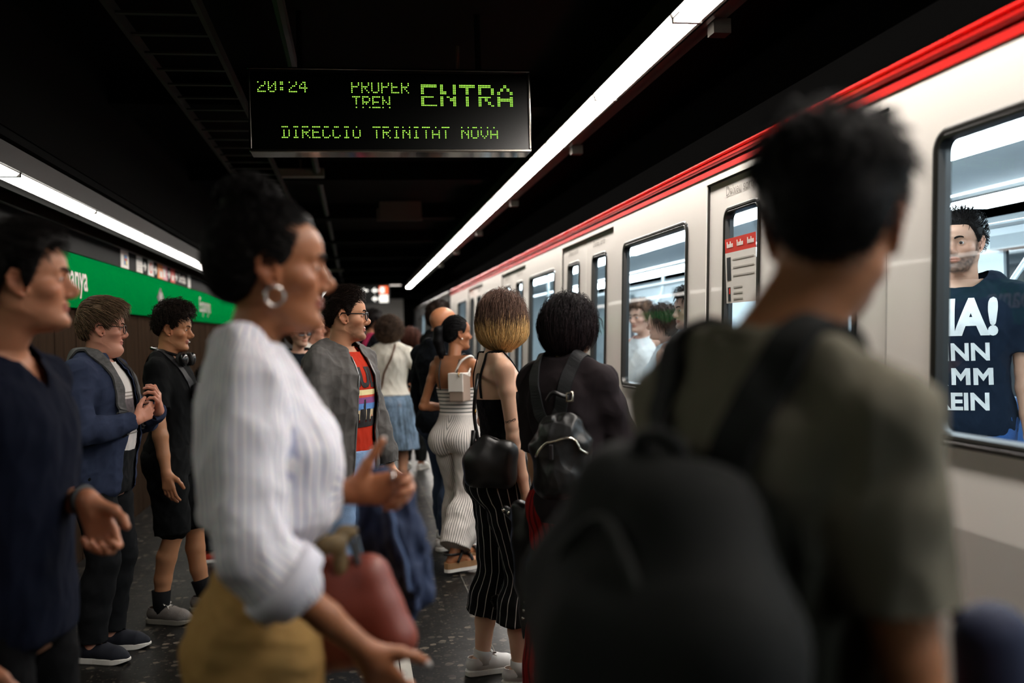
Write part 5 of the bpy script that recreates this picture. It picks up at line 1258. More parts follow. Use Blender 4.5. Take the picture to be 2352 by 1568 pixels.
V, F = [(-.008, -.11), (.012, -.11), (.010, -.03), (.003, .012), (-.002, -.03)], [(0, 1, 2, 3, 4)]; p.decal('print', V, F, INK, tee, .715 * H, bvt, .01, .0035)
V, F = rectp(-.15, .15, -.152, -.130); p.decal('print', V, F, INK, tee, .715 * H, bvt, 0, .0036)
GR = cloth('grey_bomber', '#5f5c5a', .75, .12)
jk_ = p.top('bomber_jacket', GR, hem=.475, sleeve=1.92, ease=.030, sease=(.024, .028), neck=.852, open_=(.105, .060), fold=(.0075, (11, 11, 8), 18), thick=.004); bvj = p.bvh()
collar(p, 'collar', cloth('grey_rib', '#454341', .9), jk_, .832, .866, .095, .076, .75, .35, thick=.006, lo_y=.6)
for sg in (1, -1):
    pts = []
    for z in np.linspace(.48, .83, 12):
        gap = np.interp(z, [.475, .84], [.105, .060]); q = Vector(p.totorso((sg * gap, .3, z * H))); co, no, _, _ = bvj.find_nearest(Vector(p.totorso((sg * gap, .13, z * H)))); pts.append(co)
    MB().tube(pts, .0045, 6).build('zip', mat('zip_silver', '#8c8a88', .35, .8), jk_, True)
p.pants('jeans', mat('pale_jeans', '#7d99bd', .85, 0, .2, 12, .3, 220), waist=.56, ease=.012)
for n in 'RL': p.shoe(n, mat('brown_shoe', '#3a2a20', .5), SOLE_K, LACE_W)
p.glasses('black framed glasses on the bearded man in the red t-shirt', '#0a0a0b', rim=.0027)

# --- woman in the white sweater, from behind
xy, H = where(893, 724, 9.4, .04)
p = Person('curly haired woman seen from behind in white sweater and blue patterned skirt', xy, -14, H, True, '#b98466', head=(-4, 0, 0), detail=.007, bw=1.08, arms={'R': ((.11, .13, .60), (.8, -.9, 0)), 'L': ((-.12, .13, .60), (-.8, -.9, 0))}, feet={'R': -20, 'L': 10})
p.body(face=False, barefoot=('all',))
p.hair('#43342a', 'long', .034, 1900, .19, (0, -.4, .1), .7, .7, .30, top=-.012, back=.006, seed=19, rad=.0016, zcut=-.155, hug=.02, var=.35, tip='#5b4534', tipz=(0, -.16))
p.top('sweater', cloth('cream_knit', '#cfc8bb', .95, .05), hem=.565, ease=.022, sleeve=1.9, sease=(.022, .026), fold=(.006, (9, 9, 5), 20), neck=.86, bust=False); bv = p.bvh()
t = NT('blue_skirt'); nz = t.noise(9, 5, .7, t.obj(1, 1, .45)); t.l(t.ramp(nz, [(.3, srgb('#3f464d')), (.45, srgb('#566878')), (.58, srgb('#7489a0')), (.7, srgb('#75695f'))]), t.b.inputs['Base Color']); t.b.inputs['Roughness'].default_value = .9
p.skirt('skirt', t.m, .59, .255, .155, .13)
e, b = p.thing('crossbody_strap', 'thin brown leather strap across the back of the white sweater', 'strap', (0, -.12, .7 * H)); LB = mat('tan_leather', '#5a3a28', .5)
p.strap('strap', [(.06, -.02, .855 * H), (.05, -.14, .80 * H), (-.03, -.17, .70 * H), (-.10, -.16, .63 * H), (-.16, -.08, .56 * H), (-.19, .03, .50 * H)], .018, .005, LB, bv, e, .003, base=b)
MB().tube([np.array(q) - b for q in catmull([(-.085, -.165, .645 * H), (-.09, -.20, .60 * H), (-.085, -.20, .545 * H)], 4)], .005, 6).build('strap_end', LB, e, True)
for n in 'RL':
    a = p.an[n]; fa = math.radians(p.ft[n]); Rm = np.array(Matrix.Rotation(fa, 3, 'Z')); Wp = lambda q: np.array([a[0], a[1], 0]) + np.array(q) @ Rm.T
    out = catmull([(0, -.07), (.032, -.05), (.034, .02), (.045, .09), (.03, .155), (0, .17), (-.03, .155), (-.042, .09), (-.034, .02), (-.032, -.05)], 3); m_ = len(out); V = [Wp((x, y, z)) for z in (0, .022) for x, y in out]; F = [(j, (j + 1) % m_, m_ + (j + 1) % m_, m_ + j) for j in range(m_)] + [tuple(range(m_))[::-1], tuple(range(m_, 2 * m_))]
    o = link_mesh('sandal', V, F, mat('tan_sole', '#9a7a58', .7), p.o, False)
    for y, w_, zz in ((.10, .044, .055), (.03, .036, .075)): MB().tube([Wp(q) for q in catmull([(-w_, y, .02), (-w_ * .6, y, zz), (w_ * .6, y, zz), (w_, y, .02)], 4)], .006, 6).build('sandal_strap', mat('silver_strap', '#c9c2b8', .25, .9), o, True)

# --- bald man
xy, H = where(1012, 705, 7.0, .0)
p = Person('bald bearded man with glasses in dark jacket and jeans', xy, -48, H, skin='#b87a56', head=(-18, 2, 0), hs=1.05, detail=.006, bw=1.1, bd=1.1, stubble=('#2a1a12', .8), arms={'R': ((.11, .16, .60), (.9, -.8, 0)), 'L': ((-.15, .07, .50), (-.8, -.9, 0))}, legs={'R': ((.06, -.07, .046), (0, 1, 0)), 'L': ((-.06, .05, .046), (0, 1, 0))})
p.body(face=False)
p.top('jacket', cloth('dark_jacket', '#0f1319', .85), hem=.475, sleeve=1.92, ease=.026, sease=(.024, .03), fold=(.007, (10, 10, 8), 22), neck=.862, extra=lambda f: f.chain([np.array(p.totorso((x, y, .846 * p.H))) for x, y in ((.07, .03), (.06, -.06), (0, -.085), (-.06, -.06), (-.07, .03))], [.02, .028, .03, .028, .02], .02))
p.pants('jeans', mat('dark_jeans', '#1f2f47', .85, 0, .25, 12, .3, 220), lease=(.012, .016, .02))
for n in 'RL': p.shoe(n, W2, SOLE_W, LACE_W)
p.glasses('thin dark glasses on the bald bearded man', '#17120f')

# --- woman in the striped jumpsuit
xy, H = where(1044, 721, 6.35, .022)
p = Person('woman with black ponytail in a white striped jumpsuit, walking', xy, -38, H, True, '#9a6444', head=(-34, 0, 0), detail=.005, bw=.98, arms={'L': ((-.09, .11, .63), (-.5, -1, -.3)), 'R': ((.10, .15, .60), (.8, -.7, 0))}, legs={'R': ((.05, -.13, .075), (0, 1, 0)), 'L': ((-.045, .06, .06), (0, 1, 0))}, feet={'R': -25, 'L': -30}, face=dict(pitchR=0.0, pitchL=0))
p.body(face=False, barefoot=('all',))
pony = lambda f: f.chain([(0, -.115, .045), (-.005, -.150, .02), (-.012, -.150, -.05), (-.015, -.128, -.13), (-.012, -.115, -.175)], [.022, .034, .038, .032, .012], .012)
p.hair('#0a0809', 'long', .007, 900, .10, (0, -1, .1), .05, 0, 0, seed=23, rad=.001, extra=pony, rough=.05, var=.35)
rs = np.random.RandomState(3); mb = MB()
for i in range(90):
    a, r_ = rs.rand() * 6.28, .03 * math.sqrt(rs.rand()); c, s__ = math.cos(a) * r_, math.sin(a) * r_
    mb.tube([p.hd(q) for q in catmull([(c * .5, -.118, .045 + s__ * .4), (c - .005, -.156 + s__ * .6, .015), (c * 1.15 - .012, -.152 + s__ * .9, -.06), (c - .015, -.128 + s__ * .9, -.14), (c * .7 - .012, -.112 + s__ * .7, -.18 - .03 * rs.rand())], 3)], [.0018] * 12 + [.0005], 3)
link_mesh('ponytail', mb.V, mb.F, HAIRM, p.o, True, {'Col': np.repeat(np.array(srgb('#100d0f'))[None], len(mb.V), 0)})
JS = stripes('jumpsuit', '#dcd3cb', '#1d2b24', 54, .27, horizontal=(.612 * H, .0150 * H, .28))
def suit(f):
    fn, lo, hi = p.torso_fn(.010, .462, .735); f.put(fn, np.array(lo) - .02, np.array(hi) + .02, .02)
    for sg in (-1, 1): f.ell(p.totorso((sg * .045 * H, .046 * H, .715 * H)), np.array([.036, .030, .034]) * H + .008, .03); f.ell((sg * .052 * H, -.046 * H, .505 * H), np.array([.046, .044, .052]) * H + .008, .03)
f = Fld(); suit(f)
for n in 'RL':
    q, r = p.legpts(n, 0, 1.86); ee = np.interp(np.linspace(0, 1, len(q)), [0, .3, .6, 1], [.014, .042, .062, .068]); p.cone(f, q, [a + b_ for a, b_ in zip(r, ee)], .02, .03)
js = p._finish('jumpsuit', f, JS, .005, (.006, (9, 9, 5), 24), [lambda V: .722 * H - V[:, 2] + .10 * V[:, 1]], 0, None, True, foldmask=lambda V: np.clip((.50 * H - V[:, 2]) / .3, 0.1, 1)); bv = p.bvh()
BS = mat('black_strap_thin', '#121212', .6)
for sg in (-1, 1):
    MB().tube([p.totorso(q) for q in catmull([(sg * .062, -.095, .715 * H), (sg * .066, -.100, .77 * H), (sg * .070, -.060, .838 * H), (sg * .070, .0, .852 * H), (sg * .065, .07, .80 * H), (sg * .055, .11, .72 * H)], 5)], .0042, 6).build('shoulder_strap', BS, js, True)
for n in 'RL':
    a = p.an[n]; fa = math.radians(p.ft[n]); Rm = np.array(Matrix.Rotation(fa, 3, 'Z')); gz = a[2] - .046 * H
    Wp = lambda q, a=a, Rm=Rm, gz=gz: np.array([a[0], a[1], gz]) + np.array(q) @ Rm.T
    out = catmull([(0, -.075), (.034, -.055), (.037, .02), (.047, .09), (.035, .155), (0, .172), (-.035, .155), (-.044, .09), (-.037, .02), (-.034, -.055)], 3); m_ = len(out)
    def slab(z0, z1, g): return [Wp((x * g, y * g, z)) for z in (z0, z1) for x, y in out], [(j, (j + 1) % m_, m_ + (j + 1) % m_, m_ + j) for j in range(m_)] + [tuple(range(m_))[::-1], tuple(range(m_, 2 * m_))]
    V, F = slab(-.002, .034, 1); o = link_mesh('sandal', V, F, mat('cork', '#8f6a47', .8), p.o, False); V, F = slab(-.022, -.002, 1.01); link_mesh('sole', V, F, SOLE_W, o, False)
    sm = mat('black_sandal', '#141312', .5)
    for pts, w_ in (([(-.044, .105, .035), (-.03, .10, .064), (.03, .10, .064), (.046, .105, .035)], .010), ([(-.036, .0, .035), (-.036, .03, .085), (0, .055, .092), (.036, .03, .085), (.038, .0, .035)], .009), ([(-.034, .02, .085), (-.038, -.04, .088), (0, -.072, .09), (.038, -.04, .088), (.034, .02, .085)], .008)):
        MB().tube([Wp(q) for q in catmull(pts, 4)], w_, 6).build('sandal_strap', sm, o, True)
    MB().box(-.008, .008, -.004, .004, -.006, .006).build('buckle', mat('silver', '#d8d0c6', .2, 1), o).location = Vector(Wp((.02, .10, .076)))
e, b = p.thing('handbag', 'small white leather handbag hanging from the shoulder of the ponytail woman', 'handbag', loc(p, at(1056, 886, 6.22)))
WL = mat('cream_leather', '#e2dbd2', .4, 0, .03); TL = mat('taupe_leather', '#9a8577', .45)
MB().box(-.052, .052, -.045, .045, -.095, .08).build('bag_body', TL, e, False, .006); fl_ = MB().prism([(-.052, -.035), (-.050, .082), (.05, .082), (.046, .055), (-.043, .077), (-.046, -.035)], 'x', -.054, .054); fl_.build('flap', WL, e, False, .003)
MB().ring((.03, -.05, .07), .012, .003, (1, 0, 0), 16, 6).build('buckle', mat('gold', '#b88a3e', .25, 1), e, True)
tp = np.array(p.totorso((.095 * H * .9, -.02 * H, .842 * H))) - b
MB().tube(catmull([(-.05, .02, .07), tp * .55 + np.array([-.02, -.03, .05]), tp + np.array([0, -.02, .004]), tp * .6 + np.array([.02, .05, .05]), (.05, .02, .07)], 5), .007, 6).build('handle', WL, e, True)
e, b = p.thing('ear_stud', 'pearl stud in the ear of the ponytail woman', 'earring', p.hd((.080, -.002, -.040))); g = Fld().ell((0, 0, 0), (.006,) * 3); V, Q = g.iso(.0015); link_mesh('pearl', V, tris(Q), WL, e)

# --- woman with the blond bob
xy, H = where(1158, 659, 4.22, .025)
q_ = at(1146, 900, 4.25); xy = (q_.x, q_.y)
y_ = -84
p = Person('woman with brown to blond bob in black camisole and pinstriped trousers', xy, y_, H, True, '#dcae92', head=(52, 2, 0), detail=.0045, nbx=(.0, .012, 0), arms={'R': ((.135, .03, .475), (.6, -1, 0)), 'L': ((-.12, .10, .56), (-.9, -.8, 0))}, legs={'R': ((.06, .02, .046), (0, 1, 0)), 'L': ((-.06, -.05, .046), (0, 1, 0))}, feet={'R': -14, 'L': 6}, hands={'R': dict(curl=.5)}, face=dict(pitchR=0))
p.body(face=False)
bob = lambda f: f.chain([(.058, -.015, .0), (.062, -.020, -.046)], [.020, .025], .03) and f.chain([(-.058, -.015, .0), (-.062, -.020, -.046)], [.020, .025], .03) and f.chain([(.045, -.05, .0), (.046, -.060, -.046)], [.048, .033], .03) and f.chain([(-.045, -.05, .0), (-.046, -.060, -.046)], [.048, .033], .03) and f.chain([(0, -.06, .0), (0, -.070, -.046)], [.048, .033], .03)
p.hair('#5d463b', 'long', .015, 6000, .29, (0, -.25, .05), .12, .07, .6, top=-.003, back=.008, seed=25, rad=.0006, zcut=-.150, hug=.012, var=.32, tip='#d2aa70', tipz=(-.005, -.060), rough=.09, steps=14, extra=bob, side=.02, flare=.026)
CAM = cloth('black_camisole', '#0e0d0e', .8)
cm = p.top('camisole', CAM, hem=.575, ease=.006, sleeve=0, neck=None, fold=(.003, (20, 20, 20), 26), z1=.80, clip=[lambda V: (.728 * H + .42 * np.maximum(0, V[:, 1] + .03) + .03 * np.abs(V[:, 0])) - V[:, 2]]); bv = p.bvh()
body_bv = BVHTree.FromPolygons([tuple(v.co) for v in p.o.data.vertices], [list(q.vertices) for q in p.o.data.polygons])
for sg in (-1, 1):
    p.strap('shoulder_strap', [(sg * .062, -.12, .73 * H), (sg * .068, -.11, .78 * H), (sg * .074, -.05, .845 * H), (sg * .074, .02, .85 * H), (sg * .068, .09, .80 * H), (sg * .06, .12, .755 * H)], .014, .004, CAM, body_bv, cm, .001)
PS = stripes('pinstripe', '#0d0d0e', '#c9c2b8', 17, .085)
p.pants('pinstriped_trousers', PS, waist=.60, to=1.52, ease=.012, lease=(.022, .034, .034, .050), fold=(.006, (9, 9, 6), 27), flow=True)
for n in 'RL': p.shoe(n, W2, SOLE_W, mat('taupe_lace', '#a2948a', .8))
for n in 'RL':
    q = p.legpts(n, 1.925, 2.0); MB().tube([q[0][0], q[0][-1], q[0][-1] - np.array([0, 0, .03])], [r_ + .009 for r_ in (q[1][0], q[1][-1], q[1][-1])], 18).build('sock', cloth('white_sock', '#d6d2cc'), p.o, True)
# small cursive tattoo on the upper arm, unreadable at this size
ad = (p.el['R'] - p.sh['R']); tw = np.linspace(0, 1, 60); wx = tw * .050 + .004 * np.sin(tw * 50); wy = .006 + .0055 * np.cos(tw * 50) * (.6 + .4 * np.sin(tw * 17)); V2 = np.concatenate([np.stack([wx, wy - .0011], 1), np.stack([wx, wy + .0011], 1)]); F2 = [(i, i + 1, 61 + i, 60 + i) for i in range(59)]; bvb = body_bv; c_ = p.sh['R'] + ad * .80; out = []
bm = bmesh.new(); vs = [bm.verts.new((a, b_, 0)) for a, b_ in V2]; [bm.faces.new([vs[i] for i in f_]) for f_ in F2]; bmesh.ops.triangulate(bm, faces=bm.faces[:]); bm.verts.index_update()
vw = np.array(loc(p, (0, 0, CAM_H))) - c_; vw[2] = 0; vw /= np.linalg.norm(vw); rt = np.array([-vw[1], vw[0], 0])
for v in bm.verts:
    o_ = c_ + rt * (v.co.x - .032) + np.array([0, 0, 1]) * (v.co.y + v.co.x * .3) + vw * .2; hit = bvb.ray_cast(Vector(o_), Vector(-vw)); out.append(tuple((hit[0] + Vector(vw) * .001) if hit[0] else o_ - vw * .17))
link_mesh('tattoo', out, [[v.index for v in f_.verts] for f_ in bm.faces], mat('tattoo_ink', '#3a2c2a', .6), p.o, False); bm.free()
e, b = p.thing('shoulder_bag', 'rounded black leather bag hanging behind the hip of the woman with the bob', 'bag', loc(p, at(1118, 1062, 4.02)))
BLK = mat('black_leather', '#121111', .40, 0, .15, 9, .07, 200)
rt_ = loc(p, at(1218, 1062, 4.02)) - b; rt_ /= np.linalg.norm(rt_); A_ = lambda x, z, y=0: rt_ * x + np.array([0, 0, z]) + np.cross(rt_, [0, 0, 1]) * y
f = Fld(); f.chain([A_(-.055, -.06), A_(.075, -.06), A_(.085, .045), A_(.0, .075), A_(-.06, -.0)], [.038, .038, .035, .03, .036], .03); f.chain([A_(-.02, -.03), A_(.06, .02)], [.048, .044], .05); f.chain([A_(-.03, .02), A_(.05, -.03)], [.045, .045], .05)
V, Q = f.iso(.004); link_mesh('bag_body', V, tris(Q), BLK, e)
MB().tube(catmull([A_(.078, .055, .03), A_(.086, 0, .045), A_(.078, -.07, .035)], 5), .004, 6).build('seam', mat('bag_seam', '#2b2927', .4), e, True)
MB().tube(catmull([A_(-.015, .09), A_(.005, .10, .01), A_(.04, .095, .012), A_(.075, .07, .0)], 5), .007, 8).build('zip', BLK, e, True)
shl = np.array(p.totorso((-.085 * H, -.012, .838 * H))) - b
MB().tube(catmull([A_(-.03, .07), A_(-.045, .20), A_(-.03, .33), shl * .82 + np.array([0, -.035, .01]), shl + np.array([0, 0, .012]), shl + np.array([.0, .07, -.05]), shl * .35 + np.array([-.02, .16, .0]), A_(.06, .06)], 6), .0075, 8).build('strap', BLK, e, True)
MB().tube([A_(-.048, .13), A_(-.06, .03)], .011, 8).build('strap_tab', BLK, e, True); MB().ring(tuple(A_(-.04, .205)), .010, .003, tuple(rt_), 16, 6).build('strap_ring', mat('gold', '#b88a3e', .25, 1), e, True)

# --- person with dark hair, dark t-shirt and small backpack
xy, H = where(1303, 668, 3.72, .026)
p = Person('person with black shoulder hair in a loose dark t-shirt, from behind', xy, -48, H, False, '#c08e70', head=(4, 2, 0), detail=.005, bw=.88, arms={'L': ((-.115, .03, .48), (-.3, -1, 0)), 'R': ((.125, .12, .50), (.3, -1, 0))})
p.body(face=False, neck_r=.05 * p.k)
p.hair('#161012', 'long', .014, 4200, .18, (0, -.3, .05), .12, .12, .5, top=.0, back=.010, seed=28, rad=.0007, zcut=-.110, var=.4, rough=.14, hug=.012, lenfn=lambda P: np.where(P[:, 2] > .02, 1.0, .55), tip='#241a1b', tipz=(.1, -.1), side=.03, flare=.010, extra=lambda f: f.chain([(.042, -.05, .0), (.040, -.060, -.06)], [.040, .028], .03) and f.chain([(-.042, -.05, .0), (-.040, -.060, -.06)], [.040, .028], .03) and f.chain([(0, -.06, .0), (0, -.07, -.08)], [.042, .034], .03))
p.hair('#161012', 'long', .016, 420, .085, (0, -.2, -.5), .35, .35, .25, seed=71, rad=.0009, cap=False, keep=lambda P: (P[:, 2] < .0) | (np.abs(P[:, 0]) > .05), hug=.030, zcut=-.125, name='hair_ends')
dt = p.top('t_shirt', cloth('faded_black_tee', '#262022', .9, .12), hem=.48, ease=.024, sleeve=.98, sease=(.018, .034), fold=(.008, (9, 9, 5), 29), neck=.856, shoulder=.042); bv = p.bvh()
RP = stripes('red_pleat_shade', '#8e1512', '#5a0c0c', 26, .35); p.pants('pleated_trousers', RP, lease=(.03, .05, .07, .09), fold=(.005, (12, 12, 3), 30), flow=True)  # pleat shade painted as darker red stripes
for n in 'RL': p.shoe(n, mat('black_canvas', '#121214', .8), SOLE_K, SOLE_K)
e, b = p.thing('backpack', 'small black leather backpack with silver zip on the dark t-shirt', 'backpack', loc(p, at(1288, 1046, 3.50)))
rt_ = loc(p, at(1385, 1030, 3.47)) - b; rt_ /= np.linalg.norm(rt_); bk = np.cross(rt_, [0, 0, 1]); A_ = lambda x, z, y=0: rt_ * x + np.array([0, 0, z]) + bk * y
f = Fld(); f.chain([A_(-.06, -.11), A_(.07, -.11), A_(.08, .04), A_(.045, .12), A_(-.035, .12), A_(-.075, .04), A_(-.06, -.11)], [.05, .05, .05, .042, .042, .05, .05], .03); f.chain([A_(0, -.10), A_(0, .08)], [.075, .07], .05); f.chain([A_(0, .13, -.01), A_(0, .155, -.03)], [.035, .02], .03); f.cap(A_(-.005, .20, .01), A_(-.005, .155, .03), .02, .012, .02, 'd')
V, Q = f.iso(.004); N_ = vnormals(V, Q); V = V + N_ * (.0035 * waves(V, (60, 60, 40), 33, 7, True))[:, None]; V = V * .86; bag_bv = BVHTree.FromPolygons([tuple(v) for v in V], [tuple(map(int, q)) for q in tris(Q)]); link_mesh('bag_body', V, tris(Q), BLK, e)
SV = mat('silver_zip', '#c8bfae', .25, .95)
zp = [A_(-.10, .015, .06), A_(-.075, .055, .085), A_(-.02, .068, .095), A_(.035, .072, .095), A_(.07, .06, .085), A_(.09, .02, .07), A_(.125, -.01, .05)]
zp = [Vector(q * .86) for q in catmull(zp, 5)]; zp = [bag_bv.find_nearest(q)[0] + bag_bv.find_nearest(q)[1] * .003 for q in zp]; MB().tube(zp, .0050, 6).build('zip', SV, e, True)
MB().box(-.008, .008, -.003, .003, -.045, .008).build('zip_pull', mat('pull_leather', '#2b2628', .4), e, False, .003).location = Vector(A_(-.018, .045, .10))
MB().tube(catmull([A_(-.045, .20, -.01), A_(-.02, .225, .01), A_(.01, .21, .01), A_(.03, .20, 0)], 4), .008, 8).build('top_loop', BLK, e, True)
MB().tube([A_(.028, .185, .012), A_(.05, .185, .012), A_(.05, .215, .008), A_(.028, .215, .008), A_(.028, .185, .012)], .0042, 6).build('buckle', SV, e, True)
for sg in (1, -1): p.strap('shoulder_strap', [(sg * .035, -.19, .71 * H), (sg * .065, -.17, .77 * H), (sg * .085, -.08, .86 * H), (sg * .095, .02, .86 * H), (sg * .11, .12, .78 * H), (sg * .15, .10, .66 * H)], .050, .006, bpm, bv, e, .003, base=b)
# black leather jacket hung over the arm between the two
e, b = p.thing('leather_jacket', 'black leather jacket hanging beside the pinstriped trousers', 'jacket', loc(p, at(1215, 1330, 3.78)))
P_ = lambda px, py, zc: loc(p, at(px, py, zc)) - b
f = Fld(); f.chain([P_(1190, 1165, 3.86), P_(1205, 1240, 3.84), P_(1208, 1340, 3.82), P_(1215, 1420, 3.80)], [.040, .050, .045, .03], .03); f.chain([P_(1235, 1150, 3.80), P_(1238, 1300, 3.76), P_(1235, 1430, 3.74)], [.045, .05, .03], .03); f.chain([P_(1262, 1160, 3.74), P_(1268, 1300, 3.70), P_(1262, 1400, 3.70)], [.04, .045, .03], .03); f.chain([P_(1160, 1170, 3.92), P_(1195, 1200, 3.88)], [.018, .03], .03); f.chain([P_(1205, 1400, 3.8), P_(1203, 1465, 3.8)], [.028, .010], .02)
V, Q = f.iso(.0045); N_ = vnormals(V, Q); V = V + N_ * (.007 * waves(V, (18, 18, 8), 34, 7, True))[:, None]; link_mesh('jacket_body', V, tris(Q), BLK, e)
for px, py in ((1156, 1172), (1168, 1178), (1205, 1383), (1203, 1402), (1201, 1420)):
    g = Fld().ell(P_(px, py, 3.77 if px > 1190 else 3.87), (.007,) * 3); V, Q = g.iso(.002); link_mesh('stud', V, tris(Q), SV, e)

# --- man close to the camera, from behind
ht = at(1922, 240, 1.14).z; p0 = at(1780, 900, 1.19)
H = ht - .022; y_ = -68
xy = (p0.x, p0.y)
p = Person('close man seen from behind in a grey green shirt with a dark backpack', xy, y_, H, skin='#a9704c', head=(38, -2, 0), hs=.98, bw=.90, bd=1.0, detail=.0045, nbx=(.035, .045, 0), arms={'R': ((.118, .02, .47), (.2, -1, 0)), 'L': ((-.15, .03, .48), (-.4, -1, 0))}, face=dict(arm=.95))
p.body(face=False)
p.hair('#0a0808', 'fade', .012, 2200, .03, (0, .1, -.1), .25, 0, .1, top=.014, seed=35, rough=.1, lenfn=lambda P: np.where(P[:, 2] > .06, 1, .25))
sh = p.top('shirt', cloth('grey_green_shirt', '#706b5d', .95, .08), hem=.46, ease=.016, sleeve=.68, sease=(.012, .024), fold=(.006, (9, 9, 6), 36), neck=.856, shoulder=.044); bv = p.bvh()
collar(p, 'collar', cloth('grey_green_shirt', '#706b5d', .95, .08), sh, .850, .862, .078, .070, .5, .4)
p.pants('trousers', cloth('black_trousers', '#0b0b0d'))
for n in 'RL': p.shoe(n, mat('black_canvas', '#121214', .8), SOLE_K, SOLE_K)
NYL = mat('dark_pack_nylon', '#0f110f', .9, 0, .25, 6, .3, 200)
e, b = p.thing('backpack', 'large dark backpack on the back of the close man', 'backpack', (.0, -.20, .59 * H))
f = Fld(); f.chain([(-.10, .0, -.20), (.10, .0, -.20), (.12, .0, .15), (.06, .02, .26), (-.06, .02, .26), (-.12, .0, .15), (-.10, .0, -.20)], [.085, .085, .085, .065, .065, .085, .085], .05); f.chain([(0, -.03, -.18), (0, -.03, .12)], [.12, .11], .06); f.chain([(-.06, -.085, -.17), (.06, -.085, -.17), (.06, -.085, -.02), (-.06, -.085, -.02), (-.06, -.085, -.17)], [.05] * 5, .03); f.cap((0, -.08, -.15), (0, -.08, -.04), .07, .07, .03)
V, Q = f.iso(.006); V = V * np.array([.97, .9, 1]); N_ = vnormals(V, Q); V = V + N_ * (.005 * waves(V, (12, 12, 9), 37, 7, True))[:, None]; link_mesh('bag_body', V, tris(Q), NYL, e)
MB().tube(catmull([(-.115, -.045, .08), (-.08, -.07, .20), (0, -.06, .27), (.08, -.07, .20), (.115, -.045, .08)], 5), .005, 6).build('zip', mat('pack_zip', '#1c1e1b', .7), e, True)
MB().tube(catmull([(-.03, .03, .30), (-.03, .02, .345), (.03, .02, .345), (.03, .03, .30)], 5), .010, 8).build('grab_loop', NYL, e, True)
for sg in (1, -1): p.strap('shoulder_strap', [(sg * .060, -.17, .765 * H), (sg * .085, -.11, .825 * H), (sg * .100, -.02, .860 * H), (sg * .105, .06, .84 * H), (sg * .110, .15, .78 * H), (sg * .12, .15, .68 * H), (sg * .15, .06, .56 * H)], .050, .010, NYL, bv, e, .003, base=b)
# navy bag carried low at the right edge
c_ = at(2205, 1560, 1.18); e = empty('carrier_bag', (c_.x, c_.y, c_.z), math.radians(y_)); tag(e, 'navy bag with an orange red patch at the lower right edge', 'bag')
f = Fld(); f.chain([(-.05, -.04, -.12), (.05, .04, -.12), (.03, .02, .05)], [.07, .07, .045], .05); V, Q = f.iso(.006); link_mesh('bag_body', V, tris(Q), mat('navy_bag', '#101a38', .8, 0, .2, 9), e)
g = Fld().ell((-.045, -.035, -.03), (.03, .03, .035), .01); V, Q = g.iso(.004); link_mesh('patch', V, tris(Q), mat('patch_red', '#c23a22', .7), e)
MB().tube(catmull([(.0, 0, .07), (-.02, .0, .15), (-.06, .02, .20)], 4), .008, 6).build('handle', mat('navy_bag', '#101a38', .8, 0, .2, 9), e, True)

# --- people farther along the platform
def extra_person(label, px, top, zc, yaw, skin, haircol, shirt, trousers, shoe, fem=False, head=(0, 0, 0), hairkind='short', kw=None, sleeve=.9, shorts=False, hk=None, sleevec=None, face=False, hair=.02, **pk):
    xy, H = where(px, top, zc, hair); q = Person(label, xy, yaw, H, fem, skin, head=head, detail=.008, **pk); q.body(face=face, fine=.0036)
    if haircol:
        a = dict(th=.016, n=500, length=.05, comb=(0, .2, .2), top=.012, rad=.0016, seed=int(px)); a.update(hk or {}); q.hair(haircol, hairkind, **a)
    q.sh_o = q.top('shirt', cloth('cloth_' + shirt, shirt), hem=.475, ease=.020, sleeve=sleeve, sease=(.016, .024), fold=(.005, (10, 10, 7), int(px)), neck=.852)
    q.sh_bv = q.bvh()
    q.pants('shorts' if shorts else 'trousers', cloth('cloth_' + trousers, trousers), to=.85 if shorts else 1.93, lease=(.016, .03, .03))
    for n in 'RL': q.shoe(n, mat('shoe_' + shoe, shoe, .6), SOLE_W, LACE_W)
    return q
q = extra_person('woman in mirrored sunglasses and dark top, half hidden behind the striped shirt', 684, 727, 7.6, -150, '#c69a84', '#4a3626', '#151a20', '#1a1a1c', '#d8d4cc', True, face=True, hairkind='long', hk=dict(th=.02, length=.12, comb=(0, -.3, 0), grav=.4))
q.glasses('mirrored sunglasses on the woman half hidden behind the striped shirt', '#101214', True)
extra_person('man in a white shirt behind the woman in mirrored sunglasses', 716, 722, 9.2, -112, '#c08a72', '#3a2a20', '#d5d0c8', '#1b1c20', '#2a2624', face=True)
extra_person('auburn haired person standing behind the grey jacket', 742, 726, 10.6, -70, '#c08a6a', '#5a3322', '#2a2a2c', '#1b1c20', '#2a2624', True, hairkind='long', hk=dict(th=.022, length=.2, comb=(0, -.3, 0), grav=.5))
q = extra_person('man in dark jacket and red trousers beyond the bearded man', 851, 713, 10.6, -60, '#b5805f', '#120d0c', '#14161b', '#8c1a1c', '#d8d4cc', sleeve=1.9)
e, b = q.thing('rucksack', 'dark rucksack with pink and blue straps on the man in red trousers', 'backpack', (0, -.22, .66 * q.H)); f = Fld(); f.chain([(-.07, 0, -.12), (.07, 0, -.12), (.07, 0, .12), (-.07, 0, .12), (-.07, 0, -.12)], [.08] * 5, .04); V, Q = f.iso(.01); link_mesh('bag_body', V, tris(Q), bpm, e)
for sg, c in ((1, '#c22a5c'), (-1, '#2b4f9a')): q.strap('shoulder_strap', [(sg * .07, -.16, .78 * q.H), (sg * .085, -.04, .865 * q.H), (sg * .1, .12, .78 * q.H), (sg * .13, .12, .66 * q.H)], .06, .012, mat('strap_' + c, c, .7), q.sh_bv, e, .004, base=b)
MB().box(.01, .07, -.09, -.08, .02, .16).build('pocket_trim', mat('strap_#c22a5c', '#c22a5c', .7), e)
